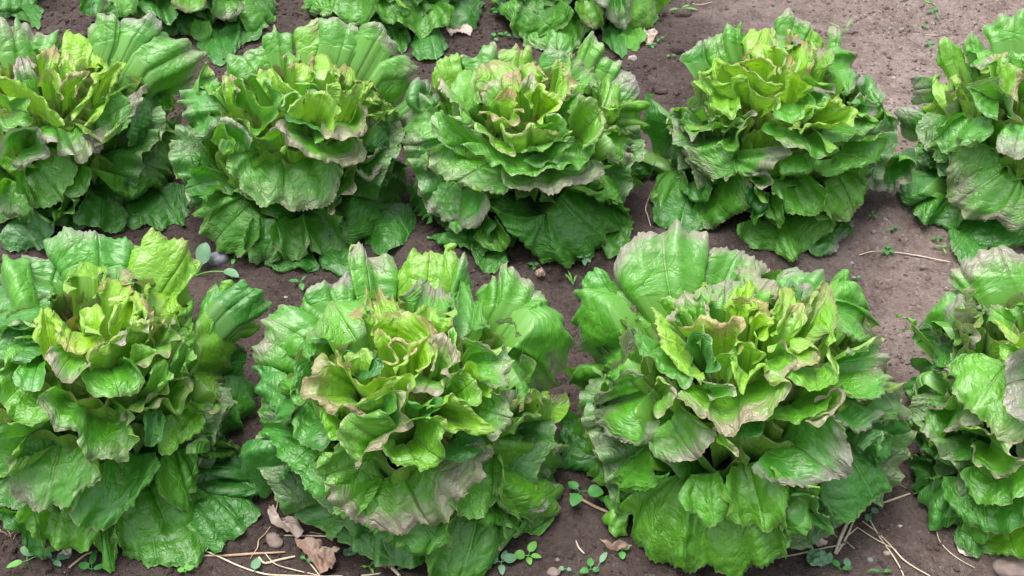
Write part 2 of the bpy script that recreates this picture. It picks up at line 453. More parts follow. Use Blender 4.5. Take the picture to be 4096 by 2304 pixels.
def build_leaf(parent, rim, base, core, nout, lime, purp, dark, seed, cell=0.0024, bulge=0.20, view_side=None, ad_dir=None, abax=False, ruffle=1.0, nt=24, spread=0.030, scar=0.0, curl=0.0):
    rs = np.random.RandomState(seed)
    _, L = catmull(rim, 10)
    ns = int(np.clip(L / cell, 16, 150))
    R, L = catmull(rim, ns)
    s = np.linspace(-1, 1, ns)
    arc = (s + 1) * 0.5 * L
    ctr = R[ns // 2]
    B = base if base is not None else core
    side = R[-1] - R[0]
    ax = ctr - B
    axn = ax / (np.linalg.norm(ax) + 1e-9)
    side = side - axn * np.dot(side, axn)
    side = side / (np.linalg.norm(side) + 1e-9)
    rel = R - B
    lat = rel - axn * (rel @ axn)[:, None]
    latn = np.linalg.norm(lat, axis=1, keepdims=True)
    Bs = B + lat * np.minimum(0.45 if spread < 0.031 else 0.65, spread / (latn + 1e-6)) + side * s[:, None] * 0.004
    # serrated, lobed margin
    rd = R - Bs
    rl = np.linalg.norm(rd, axis=1, keepdims=True)
    rdn = rd / (rl + 1e-9)
    env = np.clip((1 - np.abs(s)) * 6, 0.15, 1)
    size = min(1.0, L / 0.13) ** 0.7
    w = 0.0085 * rs.uniform(0.8, 1.35)
    ph = arc / w + 1.3 * n1(arc / 0.02, seed + 5)
    saw = np.abs((ph % 1.0) - 0.5) * 2
    tooth = (saw ** 1.4) * (0.5 + 1.4 * np.clip(n1(arc / 0.016, seed + 1) + 0.45, 0, 1))
    lobe = n1(arc / 0.030, seed + 2) * 0.009 + n1(arc / 0.014, seed + 3) * 0.005
    off = (0.0028 * tooth - 0.001 + lobe * 1.15) * env * size
    R = R + rdn * off[:, None]
    q = np.linspace(0, 1, nt)
    t = 1 - (1 - q) ** 1.25
    T = t[None, :, None]
    lon = (rel @ axn)[:, None]
    C = B + axn * (lon * 0.46) + lat * 0.93 + nout * (bulge * np.minimum(rl, 0.11))
    G = (1 - T) ** 2 * Bs[:, None] + 2 * T * (1 - T) * C[:, None] + T ** 2 * R[:, None]
    # normals
    def normals(G):
        du = np.gradient(G, axis=0); dv = np.gradient(G, axis=1)
        n = np.cross(du, dv)
        return n / (np.linalg.norm(n, axis=2, keepdims=True) + 1e-9)
    Nn = normals(G)
    Ns = Nn.copy()
    for _ in range(6):
        Ns[1:-1] = (Ns[:-2] + Ns[1:-1] * 2 + Ns[2:]) / 4
    A = arc[:, None]; tt = t[None, :]
    lam = rs.uniform(0.028, 0.045)
    wave = np.sin(A / lam * 6.28 + 2.5 * n1(A / 0.05, seed + 7) + rs.uniform(0, 6)) * (0.55 + n1(A / 0.06, seed + 8))
    disp = ruffle * 0.0085 * size * wave * tt ** 4.0
    fold = np.sin(s[:, None] * rs.uniform(3, 6) + rs.uniform(0, 6)) * 0.0028 + np.sin(s[:, None] * rs.uniform(9, 15) + rs.uniform(0, 6)) * 0.0012
    disp = disp + 0.0020 * ruffle * size * np.sin(A / rs.uniform(0.0022, 0.0035) + 3 * n1(A / 0.02, seed + 17)) * (0.5 + n1(A / 0.03, seed + 18)) * tt ** 7
    disp = disp + fold * np.sin(np.clip(tt, 0, 1) * 2.4) ** 1.0 * size
    # puckers
    X = A / 0.013 * (0.25 + 0.75 * tt); Y = tt * float(rl.mean()) / 0.010
    disp = disp + 0.0036 * size * vnoise(X + seed, Y, seed + 11) * np.minimum(tt * 3, 1)
    disp = disp + 0.0014 * size * vnoise(X * 2.1 + seed, Y * 2.1, seed + 12) * np.minimum(tt * 3, 1)
    lipa = rs.uniform(-0.3, 1.0)
    disp = disp - 0.006 * lipa * size * np.clip((tt - 0.86) / 0.14, 0, 1) ** 2 * (0.7 + 1.2 * n1(A / 0.04, seed + 13))
    disp = disp - curl * np.clip((tt - 0.62) / 0.38, 0, 1) ** 2
    disp = disp - 0.0022 * np.exp(-(s[:, None] / 0.05) ** 2) * (1 - tt * 0.7)
    # margins lap a little
    if view_side is not None:
        sgn = np.sign(np.sum(Nn[:, nt // 2:] * (view_side - G[:, nt // 2:]), axis=2).mean())
        sgn = sgn if sgn != 0 else 1.0
        if abax: adsgn = -sgn
        else: adsgn = sgn
        dsgn = sgn
    else:
        dd = np.sum(Nn[:, 3:] * ad_dir, axis=2).mean()
        adsgn = 1.0 if dd >= 0 else -1.0
        dsgn = adsgn
    G = G + Ns * (disp * dsgn)[..., None]
    tv = np.broadcast_to(tt, (ns, nt)).copy()
    # neck that runs down to the stalk in the middle of the head
    if base is not None:
        nk = 4
        kk = np.linspace(0, 1, nk, endpoint=False)[None, :, None]
        neck = (core + side * s[:, None] * 0.016)[:, None] * (1 - kk) + Bs[:, None] * kk
        neck = neck - np.array([0, 0, 0.018]) * np.sin(kk * math.pi)
        G = np.concatenate([neck, G], axis=1)
        tv = np.concatenate([np.zeros((ns, nk)), tv], axis=1)
    ntt = G.shape[1]
    lo = ground_z(G[..., 0], G[..., 1]) + 0.002
    G[..., 2] = np.maximum(G[..., 2], lo)
    V = G.reshape(-1, 3)
    F = grid_faces(ns, ntt)
    if adsgn < 0:
        F = F[:, ::-1]
    o = mesh_obj('leaf', V, F, M_LEAF, parent)
    me = o.data
    sv = np.broadcast_to(s[:, None], (ns, ntt))
    rm = float(rl.mean())
    add_uv(me, F, 'fan', np.stack([(sv + 1) / 2, tv], -1).reshape(-1, 2))
    flat = np.stack([sv * 0.5 * L * (0.2 + 0.8 * tv) * 10, tv * rm * 10], -1).reshape(-1, 2)
    add_uv(me, F, 'flat', flat)
    ca = me.color_attributes.new('tint', 'FLOAT_COLOR', 'POINT')
    cc = np.empty((len(V), 4), np.float32); cc[:] = (lime, purp, dark, scar)
    ca.data.foreach_set('color', cc.ravel())
    return o

def fill_leaf(parent, c, a, H, k, az, el, hw, drop, lime, purp, dark, seed, cell=0.0045, nt=14, ruffle=1.3):
    """a leaf whose margin lies on the head's envelope: az = bearing, el = 0 (ground) .. 1 (top)"""
    rs = np.random.RandomState(seed)
    pts = []
    for s in np.linspace(-1, 1, 9):
        A = az + s * hw
        e = max(0.02, el - drop * abs(s) ** 2.2 + rs.uniform(-0.03, 0.03)) * math.pi / 2
        r = a * k * math.cos(e) ** (2 / NEXP) * (1 - 0.10 * abs(s))
        z = H * k * math.sin(e) ** (2 / NEXP)
        pts.append(c + np.array([math.cos(A) * r, math.sin(A) * r, z]))
    pts = np.array(pts)
    for p in pts:
        p[2] = max(p[2], float(ground_z(p[0], p[1])) + 0.006)
    out = np.array([math.cos(az), math.sin(az), 0.0])
    core = c + out * 0.012 + np.array([0, 0, 0.02 + 0.05 * el])
    if el < 0.4:
        nout = np.array([0, 0, 1.0]) * 0.9 + out * 0.3
    else:
        nout = out * 1.0 - np.array([0, 0, 0.2])
    nout = nout / np.linalg.norm(nout)
    ad = np.array([0, 0, 0.8]) - out * 0.6
    return build_leaf(parent, pts, None, core, nout, lime, purp, dark, seed, cell=cell, bulge=0.48, ad_dir=ad, ruffle=ruffle, nt=nt)

# ------------------------------------------------------------------ lettuces
# Each line is one leaf: l = lime, p = purple blush, d = dark (tenths), u = seen from its outer side;
# then where the blade rises from, then its margin, listed outer leaves first.
HEADS = {}
HEADS['A1'] = dict(org=(0, 850), sc=0.9966, base=(400, 1830), a=0.178, H=0.262, rows='''
l0p5 400,240: 180,140 190,90 230,50 290,38 340,32 400,60 460,80 520,100 545,150 480,180
l6p3 640,330: 520,120 580,85 585,55 640,70 720,100 760,120 790,170 815,205 780,225 760,260 770,330 780,370
l1p4 190,400: -10,260 -10,180 30,138 90,175 150,230 200,300 200,350
l0p9 210,280: 90,150 150,155 230,150 330,155 340,170 300,200 280,230
l0p2d5 180,400: 20,290 -60,330 -90,420 -20,470 60,450
l0p1d6 190,500: 60,470 -60,480 -100,560 -20,600 90,600
l0p8 200,480: 45,460 70,430 120,435 160,450 155,490 110,495 60,480
l2p1d2 190,600: 0,560 20,600 -30,680 0,760 50,830 110,845 180,830 190,780
l0p2 150,600: 50,660 70,690 120,710 165,700 185,640
l0p3 790,540: 770,420 800,350 830,270 850,255 880,262 885,290 860,340 840,420
l0p1d6 900,400: 885,290 950,262 1000,262 1040,300 1090,355 1080,385 1040,400
l4p2 870,420: 885,270 950,290 990,350 1000,400 985,440 990,500 930,505 880,470
l5p1 960,470: 955,430 1000,418 1042,440 1045,470 1000,500 950,500
l0p1d8 860,620: 900,540 960,520 1010,560 1000,640 980,690 930,680
l0p1d8 820,1100: 900,900 1000,960 1060,1060 1100,1100 1040,1130 960,1100
l0p0d6 800,1180: 1000,1080 1040,1150 1030,1200 980,1250 960,1290 900,1310 880,1350 840,1360 800,1330
l0p0d7 790,1010: 880,980 950,960 1000,1030 1000,1070 940,1050 880,1100 820,1140
l0p1d2 830,760: 900,690 940,680 990,670 1035,730 1020,790 980,860 920,905 860,910 810,870
l0p1d5 150,1200: 0,1180 0,1240 60,1280 90,1330 150,1380 165,1320 150,1250
l1p0d6 600,1250: 480,1290 490,1380 560,1390 600,1415 700,1420 780,1415 830,1380 830,1330
l2p0d1 680,1280: 640,1330 640,1370 680,1372 740,1340 815,1320 790,1280
l1p1 420,1250: 370,1310 400,1360 440,1430 470,1390 460,1330 480,1290
l2p0 250,1150: 60,1200 100,1260 150,1310 220,1335 300,1350 360,1330 400,1290
l1p1d4 200,870: 130,850 60,840 -20,850 -80,900 -80,980 -20,1040 60,1000
l1p1d1 600,1090: 455,1290 490,1340 560,1365 600,1370 640,1350 680,1290 750,1285 800,1220 820,1160 790,1120
l1p5 250,880: 60,950 20,1000 20,1090 60,1150 130,1180 200,1170 290,1150 380,1090 388,1030 340,980
l0p1d1 570,960: 280,1170 290,1240 350,1270 400,1275 450,1240 500,1180 560,1110 610,1060 625,1000
l1p1 700,950: 625,1080 650,1130 700,1170 755,1170 750,1120 785,1110 780,1040 790,980
l1p4 770,930: 740,960 780,910 850,903 910,930 950,945 870,975 800,968
l4p5 760,640: 800,470 855,360 895,410 905,470 945,520 950,600 918,650 885,700 862,760 830,790 790,800
l0p1d8 610,790: 570,860 575,900 600,935 640,900 660,850
l3p0 690,800: 630,880 630,950 680,965 760,900 820,860 830,810 790,780
l1p4 360,780: 190,710 165,715 170,770 215,860 280,870 330,900 325,950 370,985 440,990 510,975 525,930 500,890 520,850 490,800
l3p6 650,690: 505,830 500,800 560,770 630,720 680,670 740,650 748,690 740,730 720,790 680,780 640,745 580,795
l6p4 400,270: 240,330 270,260 310,200 370,180 410,190 430,240 400,330
l1p9 460,320: 400,250 430,190 490,195 520,230 520,290
l5p7 570,330: 530,270 560,200 620,155 638,165 600,210 595,290
l8p7 460,380: 400,310 420,260 470,242 520,260 535,300 500,350
l8p4 640,400: 590,300 600,250 640,240 700,290 715,350 740,380 720,400 680,420
l9p4 370,500: 330,440 325,390 360,380 400,385 410,430 390,470
l9p2 480,520: 430,480 440,400 490,350 550,310 555,380 545,460
l8p8 570,470: 540,400 540,305 555,310 575,370 605,420 600,450
l3p1d2 700,480: 690,420 740,380 775,340 775,420 770,520 740,520
l2p1 700,650: 680,610 700,560 730,508 760,520 748,600 740,640
l9p2 210,560: 140,530 145,470 165,365 200,380 240,450 240,500
l9p4 290,470: 212,388 228,450 245,510 300,550 360,550 392,510 340,475
l3p1d2 560,610: 510,560 520,530 560,520 620,540 620,580
l2p1 620,700: 590,640 630,590 670,595 668,650 640,690
l8p6u 460,620: 345,600 350,555 400,520 450,510 510,470 570,430 650,422 600,470
l1p9 480,490: 385,520 420,532 480,520 530,480 580,450 655,430 650,420 570,425
l3p6 640,520: 540,608 600,585 650,558 690,515 692,415
l1p2 440,620: 310,640 340,690 400,735 450,740 510,710 560,680 560,640 500,605
l2p9 290,570: 205,538 188,580 220,640 262,660 310,645 360,615
''')
HEADS['A2'] = dict(org=(950, 900), sc=1.032, base=(1640, 1890), a=0.182, H=0.262, rows='''
l0p9 400,330: 270,290 290,260 360,205 400,215 450,190 500,195 515,240
l1p5 560,330: 520,250 480,160 445,68 515,68 545,95 580,135 665,140 640,200 630,260
l5p3 780,300: 640,260 630,190 690,130 720,85 780,80 845,100 850,65 880,85 905,120 920,170 900,240
l0p7 930,260: 905,120 940,90 955,130 970,215 950,260
l1p6 1080,330: 975,260 1050,205 1082,220 1100,135 1150,170 1210,200 1235,240
l1p7 1120,420: 1080,330 1130,262 1190,240 1250,260 1290,310 1250,360
l1p4 420,360: 240,345 250,300 290,290 340,330 345,255 400,240 470,245 540,260
l0p0d7 240,960: 20,900 0,980 60,1060 130,1110 180,1050 210,1000
l0p1d3 330,900: 120,805 105,850 150,930 215,1020 260,1070 320,1130 360,1080 360,950
l0p2d6 250,680: 65,590 80,690 130,770 200,805 240,760 260,690
l1p6d1 330,500: 100,580 60,575 52,510 75,450 105,375 170,328 240,340 330,380
l1p2d1 330,600: 230,480 190,490 125,510 97,590 130,660 200,670 260,700 310,690
l0p1d5 340,700: 290,560 240,600 220,700 230,790 250,880 340,920 380,880
l1p1d4 400,470: 340,330 300,360 250,420 260,520 300,560
l1p4d1 1250,1150: 1290,1230 1250,1280 1180,1275 1120,1300 1080,1345 1075,1280
l1p0d5 1000,1130: 620,1330 700,1360 790,1390 800,1470 900,1490 1000,1460 1060,1390 1085,1330 1090,1230
l1p0d3 800,1150: 470,1180 560,1265 620,1320 700,1355 780,1362 850,1300 890,1210
l1p1d1 1080,1130: 1000,1230 1060,1250 1150,1250 1200,1278 1230,1275 1260,1220
l1p1d1 1050,950: 1095,960 1095,1050 1080,1150 1000,1210 900,1205 870,1150
l2p2 560,950: 450,900 340,950 320,1010 350,1060 370,1120 395,1175 430,1190 500,1200
l2p3s 1040,890: 1130,860 1160,795 1240,780 1290,820 1330,880 1355,930 1330,1040 1350,1080 1340,1140 1310,1190 1240,1228 1150,1210 1090,1180 1060,1100
l1p6 1110,510: 1100,380 1200,330 1290,310 1300,350 1350,395 1375,440 1390,520 1380,580 1350,640 1335,680 1280,710 1200,720 1120,745 1095,680
l2p9 690,1010: 365,1045 385,1090 425,1170 470,1185 540,1245 620,1260 700,1285 760,1240 820,1260 880,1200 905,1140 960,1100 1010,1040 1020,990 1075,950 1070,925 1000,910
l4p5u 1260,760: 1140,775 1160,745 1205,680 1245,708 1275,670 1300,700 1360,695 1290,730
l0p1d9 880,900: 850,960 900,980 960,960 1020,910 1000,860
l2p4 490,480: 310,440 320,415 350,330 400,300 460,275 520,290 525,350
l7p6 600,430: 510,400 515,330 540,255 600,265 640,290 665,350 650,390
l1p9 780,380: 655,300 740,240 780,190 830,215 890,290 897,390
l6p7 800,430: 735,355 780,320 820,315 830,370 870,385 870,430
l1p1d3 950,480: 890,330 900,260 930,185 960,210 1000,300 1035,380 1010,440 960,470
l3p3d1 890,600: 870,470 885,420 905,520 910,600
l1p5 960,560: 930,470 980,475 1060,500 1110,510 1137,560 1120,630 1095,665 1050,670 1000,640
l7p8 660,470: 560,450 570,400 600,368 680,370 740,380 800,430 795,470
l8p6 610,500: 565,490 560,440 590,425 620,460 640,480
l7p8 650,540: 575,545 620,570 660,560 640,510 640,475 680,480 720,520 700,560
l1p5 1000,760: 1060,680 1110,700 1138,750 1132,820 1100,865 1045,880 1040,850
l3p2 900,700: 865,655 910,600 950,590 985,660 990,710 960,740 900,720
l6p4u 960,650: 910,600 960,565 1000,620 1050,650 1055,715
l0p1d9 460,590: 430,560 450,520 520,510 590,560 600,620
l4p8u 500,600: 440,545 460,515 500,500 540,508 560,545
l8p6 720,560: 640,595 700,560 740,490 790,455 802,500 790,560 740,600
l3p9 830,590: 800,600 820,500 850,460 880,480 905,540 880,580 855,630
l2p9 800,640: 740,622 710,640 703,670 745,692 820,702 852,680 855,640
l3p0d1 450,850: 335,760 345,830 400,900 440,890 470,830
l5p8 470,700: 540,795 500,785 430,755 350,740 285,705 268,660 305,625 310,580 390,560 460,590
l8p6u 540,720: 388,522 440,580 490,630 540,665 600,625 655,615
l7p5u 640,760: 480,748 560,700 640,645 715,605 722,640 700,700
l1p1d5 560,760: 490,745 560,720 640,700 650,760 600,790
l0p1d5 750,760: 690,720 760,740 830,720 820,770 780,810
l6p4u 850,760: 780,745 850,740 880,700 920,735 980,748 1020,800 1048,855 960,848 890,852 845,810
l2p3 600,890: 470,960 430,900 424,850 455,800 540,790 620,780
l3p7 610,850: 640,690 685,740 682,850 640,885 565,920 545,950 475,988
l3p1 720,880: 700,830 790,783 840,840 842,920 815,990 760,1025 745,1000 700,1000 640,985 620,900
''')
HEADS['A3'] = dict(org=(2200, 850), sc=0.9967, base=(2940, 1850), a=0.196, H=0.272, rows='''
l0p1d1 230,300: 120,290 140,230 180,195 220,230 260,270
l1p8 480,330: 255,240 260,180 290,120 340,75 380,65 440,45 510,35 550,45 600,70 632,90 615,130 560,180
l1p7 680,320: 560,170 600,130 690,115 740,140 790,140 840,165 865,205 860,240 820,240
l0p7 980,330: 910,235 960,210 1030,215 1090,225 1140,260 1150,300
l1p6 1130,380: 1120,290 1150,240 1200,235 1210,290 1260,310 1280,370 1270,420 1310,440 1300,490 1260,525 1200,500 1150,450
l5p5 590,350: 525,250 530,200 560,175 600,185 615,230 610,320
l2p4 420,380: 265,290 280,230 330,180 380,160 410,210 420,280 410,340
l0p9d4 1000,380: 930,300 940,260 1000,270 1070,290 1090,330
l0p4d7 190,480: 215,410 250,430 285,470 280,540 250,570
l1p4 340,520: 190,300 110,310 80,380 85,470 115,560 170,615 250,670 300,670
l2p3 410,440: 180,480 190,420 200,370 190,330 220,290 270,275 330,320 380,370
l1p2 240,690: 150,620 75,640 70,700 120,735 190,735 245,700
l1p4 150,640: 55,612 100,615 150,625 140,660 90,660
l0p6d2 1130,740: 1370,700 1410,710 1430,780 1390,830 1320,820 1270,860 1220,860 1160,840 1110,800
l0p2d7 1150,860: 1330,830 1420,800 1405,890 1330,890 1250,950
l0p1d6 1140,900: 1320,870 1300,960 1340,1060 1300,1130 1230,1200 1170,1240 1110,1190 1080,1130
l0p0d8 1300,930: 1360,900 1360,940 1340,980 1300,1000
l0p1d7 150,880: 10,780 30,850 20,950 60,1030 130,1050 190,1080
l1p0d4 250,1130: 180,1120 220,1170 260,1200 290,1160
l0p0d4 960,1100: 950,1130 1020,1120 1050,1160 1120,1250 1140,1290 1080,1260 1020,1280 940,1330
l2p0 290,1190: 240,1200 200,1240 240,1280 290,1285 300,1250
l1p0d3 900,1050: 960,1080 1080,1110 1060,1160 1040,1240 970,1290 930,1250
l2p0d1 640,1060: 290,1160 320,1240 330,1310 380,1380 440,1400 480,1420 520,1410 560,1455 620,1400 680,1430 760,1455 840,1400 920,1380 940,1320 940,1250 960,1180
l1p1d1 400,920: 100,850 60,860 75,920 110,990 150,1050 220,1090 300,1110 400,1110 480,1040
l1p1 640,1040: 510,1150 560,1190 600,1240 650,1250 710,1220 705,1160 690,1110
l2p1 790,1000: 700,1120 720,1200 770,1270 840,1270 900,1240 945,1170 950,1100 900,1070
l1p7 400,720: 380,650 320,640 250,680 190,740 155,790 180,850 215,900 290,935 370,940 410,900 425,830
l1p8 480,820: 400,945 440,975 520,990 590,970 640,910 650,870 600,830
l0p7 930,890: 800,1010 840,1050 900,1080 960,1090 1030,1090 1100,1080 1190,1050 1200,1000 1180,920 1170,850 1100,810 1040,830
l1p6 1120,640: 1180,560 1240,540 1330,515 1345,560 1370,600 1365,660 1340,700 1300,740 1230,750 1170,720
l2p1 960,760: 865,835 930,835 1010,820 1080,790 1130,740 1120,690
l3p9 1100,760: 1020,840 1070,830 1130,780 1165,722 1120,715 1060,760
l0p0d9 840,820: 720,880 770,900 820,890 850,840 840,790
l1p8 700,390: 620,330 640,270 700,250 760,240 780,300
l2p8 810,340: 740,230 790,200 860,240 920,280 900,330 870,350
l7p6 920,460: 880,430 920,340 930,290 960,290 980,330 965,400
l9p3 750,430: 690,390 740,300 790,270 812,330 790,400
l5p7 1020,490: 1040,400 1060,330 1100,275 1115,300 1140,370 1140,430 1110,480 1050,530 990,545
l7p8 800,420: 720,340 780,335 850,345 880,390 870,430 850,450
l6p5 920,520: 880,490 930,420 970,370 1012,370 1012,430 970,480
l9p5 830,470: 790,440 820,400 870,405 880,450 850,495 810,490
l2p7 590,440: 500,430 505,370 540,320 580,340 600,310 620,320 640,400 645,440
l1p3d6 450,520: 335,450 350,540 420,600 470,660 530,700 560,650
l3p2d2 560,480: 430,350 480,350 540,400 580,460 590,520
l0p2d7 610,560: 540,540 580,480 640,520 660,580 640,640
l7p5u 560,560: 400,360 430,460 450,540 510,600 570,655 612,678
l7p6 700,540: 505,460 560,455 610,430 680,440 740,420 770,450 765,500 740,550
l6p4 1100,520: 1150,490 1130,470 1115,540 1130,600 1142,658 1155,620
l3p1d1 1050,620: 940,660 980,690 1040,705 1085,705 1135,680 1130,620
l5p7 1000,510: 960,545 1000,550 1060,535 1085,570 1060,600 1000,620 955,620
l3p1d3 700,620: 650,600 670,560 720,570 730,640 720,690
l5p3 800,560: 720,600 725,560 740,510 790,530 860,550 865,575 800,590
l3p7 910,560: 870,560 920,520 960,550 972,590 940,650 890,665 855,645 870,620
l8p3u 790,640: 720,600 735,660 765,735 785,680 820,630 860,612
l1p5 640,700: 600,660 660,680 720,700 740,730 700,740 640,730
l3p6 470,700: 415,690 430,655 460,680 500,720 500,770 460,790 430,810 415,790
l4p8 670,880: 650,865 700,890 748,965 720,955 690,930
l3p6 740,710: 505,730 560,775 610,800 640,810 640,860 690,890 760,870 800,830 870,800 920,760 942,710 930,670 880,665
''')
HEADS['A4'] = dict(org=(3300, 850), sc=0.9966, base=(4190, 1860), a=0.186, H=0.27, rows='''
l3p3 350,450: 285,430 330,418 372,432 350,470 300,470
l0p4d6 430,620: 340,490 400,440 470,480 470,560 430,640 360,650 330,600
l0p2d7 420,740: 330,660 300,720 340,780 390,800
l1p9 760,300: 500,240 540,180 580,160 650,135 720,122 770,140 830,180 860,240
l1p9 610,290: 470,260 480,220 540,215 600,230 625,262
l1p3 700,330: 610,270 640,210 700,180 740,200 745,270
l1p6 600,400: 380,420 410,350 450,310 520,270 600,255 625,330
l0p9 610,440: 450,400 480,340 530,300 570,290 580,330 630,390 640,450
l1p9 600,480: 430,445 500,450 560,480 600,500 570,522 510,515 450,470
l2p6 760,430: 640,410 640,360 700,370 760,350 793,370 860,380
l0p3d4 560,570: 430,600 430,540 450,505 500,500 550,520
l0p1d6 460,1000: 430,980 315,980 330,1040 340,1130 370,1120 390,1070 460,1050
l0p1d3 540,900: 375,890 390,940 440,980 520,1000 570,960
l1p8d1 500,700: 375,740 380,690 420,635 460,630 500,680 510,740 440,780 400,780
l1p6d1 540,770: 385,800 400,860 440,910 490,880 560,850 620,820
l0p2d5 580,1280: 510,1270 520,1330 590,1370 620,1350 630,1290
l3p0 720,1280: 600,1340 660,1370 740,1375 793,1370 860,1340 870,1290
l0p0d5 560,1080: 380,1120 390,1180 420,1250 470,1260 560,1240 590,1160
l1p1d2 640,1200: 540,1270 580,1300 640,1310 660,1260
l0p1d2 640,1070: 470,1060 480,1120 520,1180 600,1240 680,1270 750,1270 790,1240 820,1150
l1p2d1 690,1020: 550,1040 570,1100 620,1150 700,1170 780,1140 850,1090
l2p4 730,600: 510,580 490,620 500,680 540,750 600,800 650,850 700,900 760,905 800,890 850,850
l2p6 660,900: 520,870 580,865 640,870 700,900 750,960 760,1020 720,1060 660,1040 600,1000 580,930
l0p9 840,660: 850,520 793,530 760,580 715,640 720,690 740,800 793,860 850,860
l4p1 770,560: 720,600 690,570 695,525 735,518 765,540
l7p5u 800,520: 670,430 700,470 740,515 793,485 850,450
''')
HEADS['B1'] = dict(org=(0, 0), sc=1.449, base=(270, 770), a=0.180, H=0.262, rows='''
l1p9 100,330: -60,180 -20,110 40,90 70,130 105,85 160,115 190,150 220,180
l1p8 300,330: 220,180 270,180 330,165 360,190 370,250 320,290
l1p5 620,260: 500,180 510,120 545,85 600,55 655,60 660,90 690,95 680,150
l0p9 770,230: 690,150 750,95 820,70 880,58 920,85 955,130 930,165 880,170 850,150
l2p1 150,330: 65,240 75,150 110,200 160,240 210,280
l1p6 860,420: 850,210 920,170 980,180 1040,210 1100,240 1130,270 1200,330 1190,370 1160,410 1130,470 1080,480
l2p2 800,420: 760,300 790,210 850,170 890,190 880,300
l1p5 670,380: 600,330 620,250 660,160 720,150 742,200 725,280
l9p3 500,430: 370,230 360,165 385,150 440,180 490,190 545,230 560,330 565,400
l0p1d8 130,1240: 0,1400 60,1440 180,1440 290,1420 290,1300 240,1250
l0p1d5 600,1150: 440,1200 440,1280 560,1300 650,1340 730,1330 740,1250
l0p1d5 900,1100: 720,1270 790,1320 860,1300 930,1330 1000,1290 1080,1300 1095,1200 1080,1100
l0p1d7 1060,900: 1060,800 1120,850 1140,920 1100,960
l1p5 90,1050: 0,1050 -20,1180 40,1260 90,1250 155,1275 185,1200 170,1130
l1p1 440,1150: 290,1300 320,1220 370,1170 450,1160 400,1230 340,1270
l1p3 440,1000: 370,1130 420,1145 470,1130 520,1060 525,980
l1p2 200,940: 100,1100 150,1170 200,1205 290,1205 360,1150 380,1090 440,1060 445,970 400,900
l1p2 710,920: 540,975 570,1050 650,1110 740,1160 775,1185 820,1150 930,1090 1000,1040 1070,980 1075,900 1050,830 1075,790 1060,720 1010,700 940,760
l2p8 960,740: 990,740 1000,690 1060,620 1067,680 1040,720
l0p1d6 840,560: 960,500 985,560 980,640 930,700 880,770 800,830 740,850 740,780
l0p7 930,430: 890,420 910,385 980,400 1060,395 1110,440 1117,500 1070,560 1020,572
l3p2 960,640: 1005,540 1005,600 970,690 932,745 930,690
l1p1d2 730,480: 670,340 690,280 740,250 780,290 795,400 790,470
l1p9d1 180,520: 90,470 75,400 90,335 150,320 190,370 212,450
l8p8 280,410: 215,320 240,300 290,270 330,290 335,370
l8p5 390,460: 345,380 370,320 400,320 430,370 445,430
l6p9 290,500: 220,500 250,430 300,400 340,440 352,490 335,540
l6p7 400,560: 350,580 370,500 420,440 480,415 522,422 460,460 435,540
l2p1d4 60,640: -60,560 60,560 150,600 180,680 150,740 60,745 -40,700
l1p1d3 560,700: 600,560 680,540 740,600 750,700 700,770
l1p9s 610,640: 480,790 570,845 610,790 650,750 710,710 740,690 800,640 810,580 830,530 875,450 800,480
l8p4u 200,660: -30,440 60,455 130,515 220,570 290,630 350,690 380,715
l9p3 580,540: 430,700 440,640 490,590 500,530 560,450 620,400 620,360 660,370 722,345 690,400 670,460 620,560 600,620 570,680 520,710 460,760
l3p2 100,930: -20,930 10,960 50,985 100,980 140,950
l0p8 180,770: 20,930 20,850 40,790 100,745 170,735 215,760 247,830 235,890 140,945 70,950
l1p8 380,750: 210,790 250,825 330,835 350,880 400,900 440,930 490,930 540,880 592,850 575,800 500,790
''')
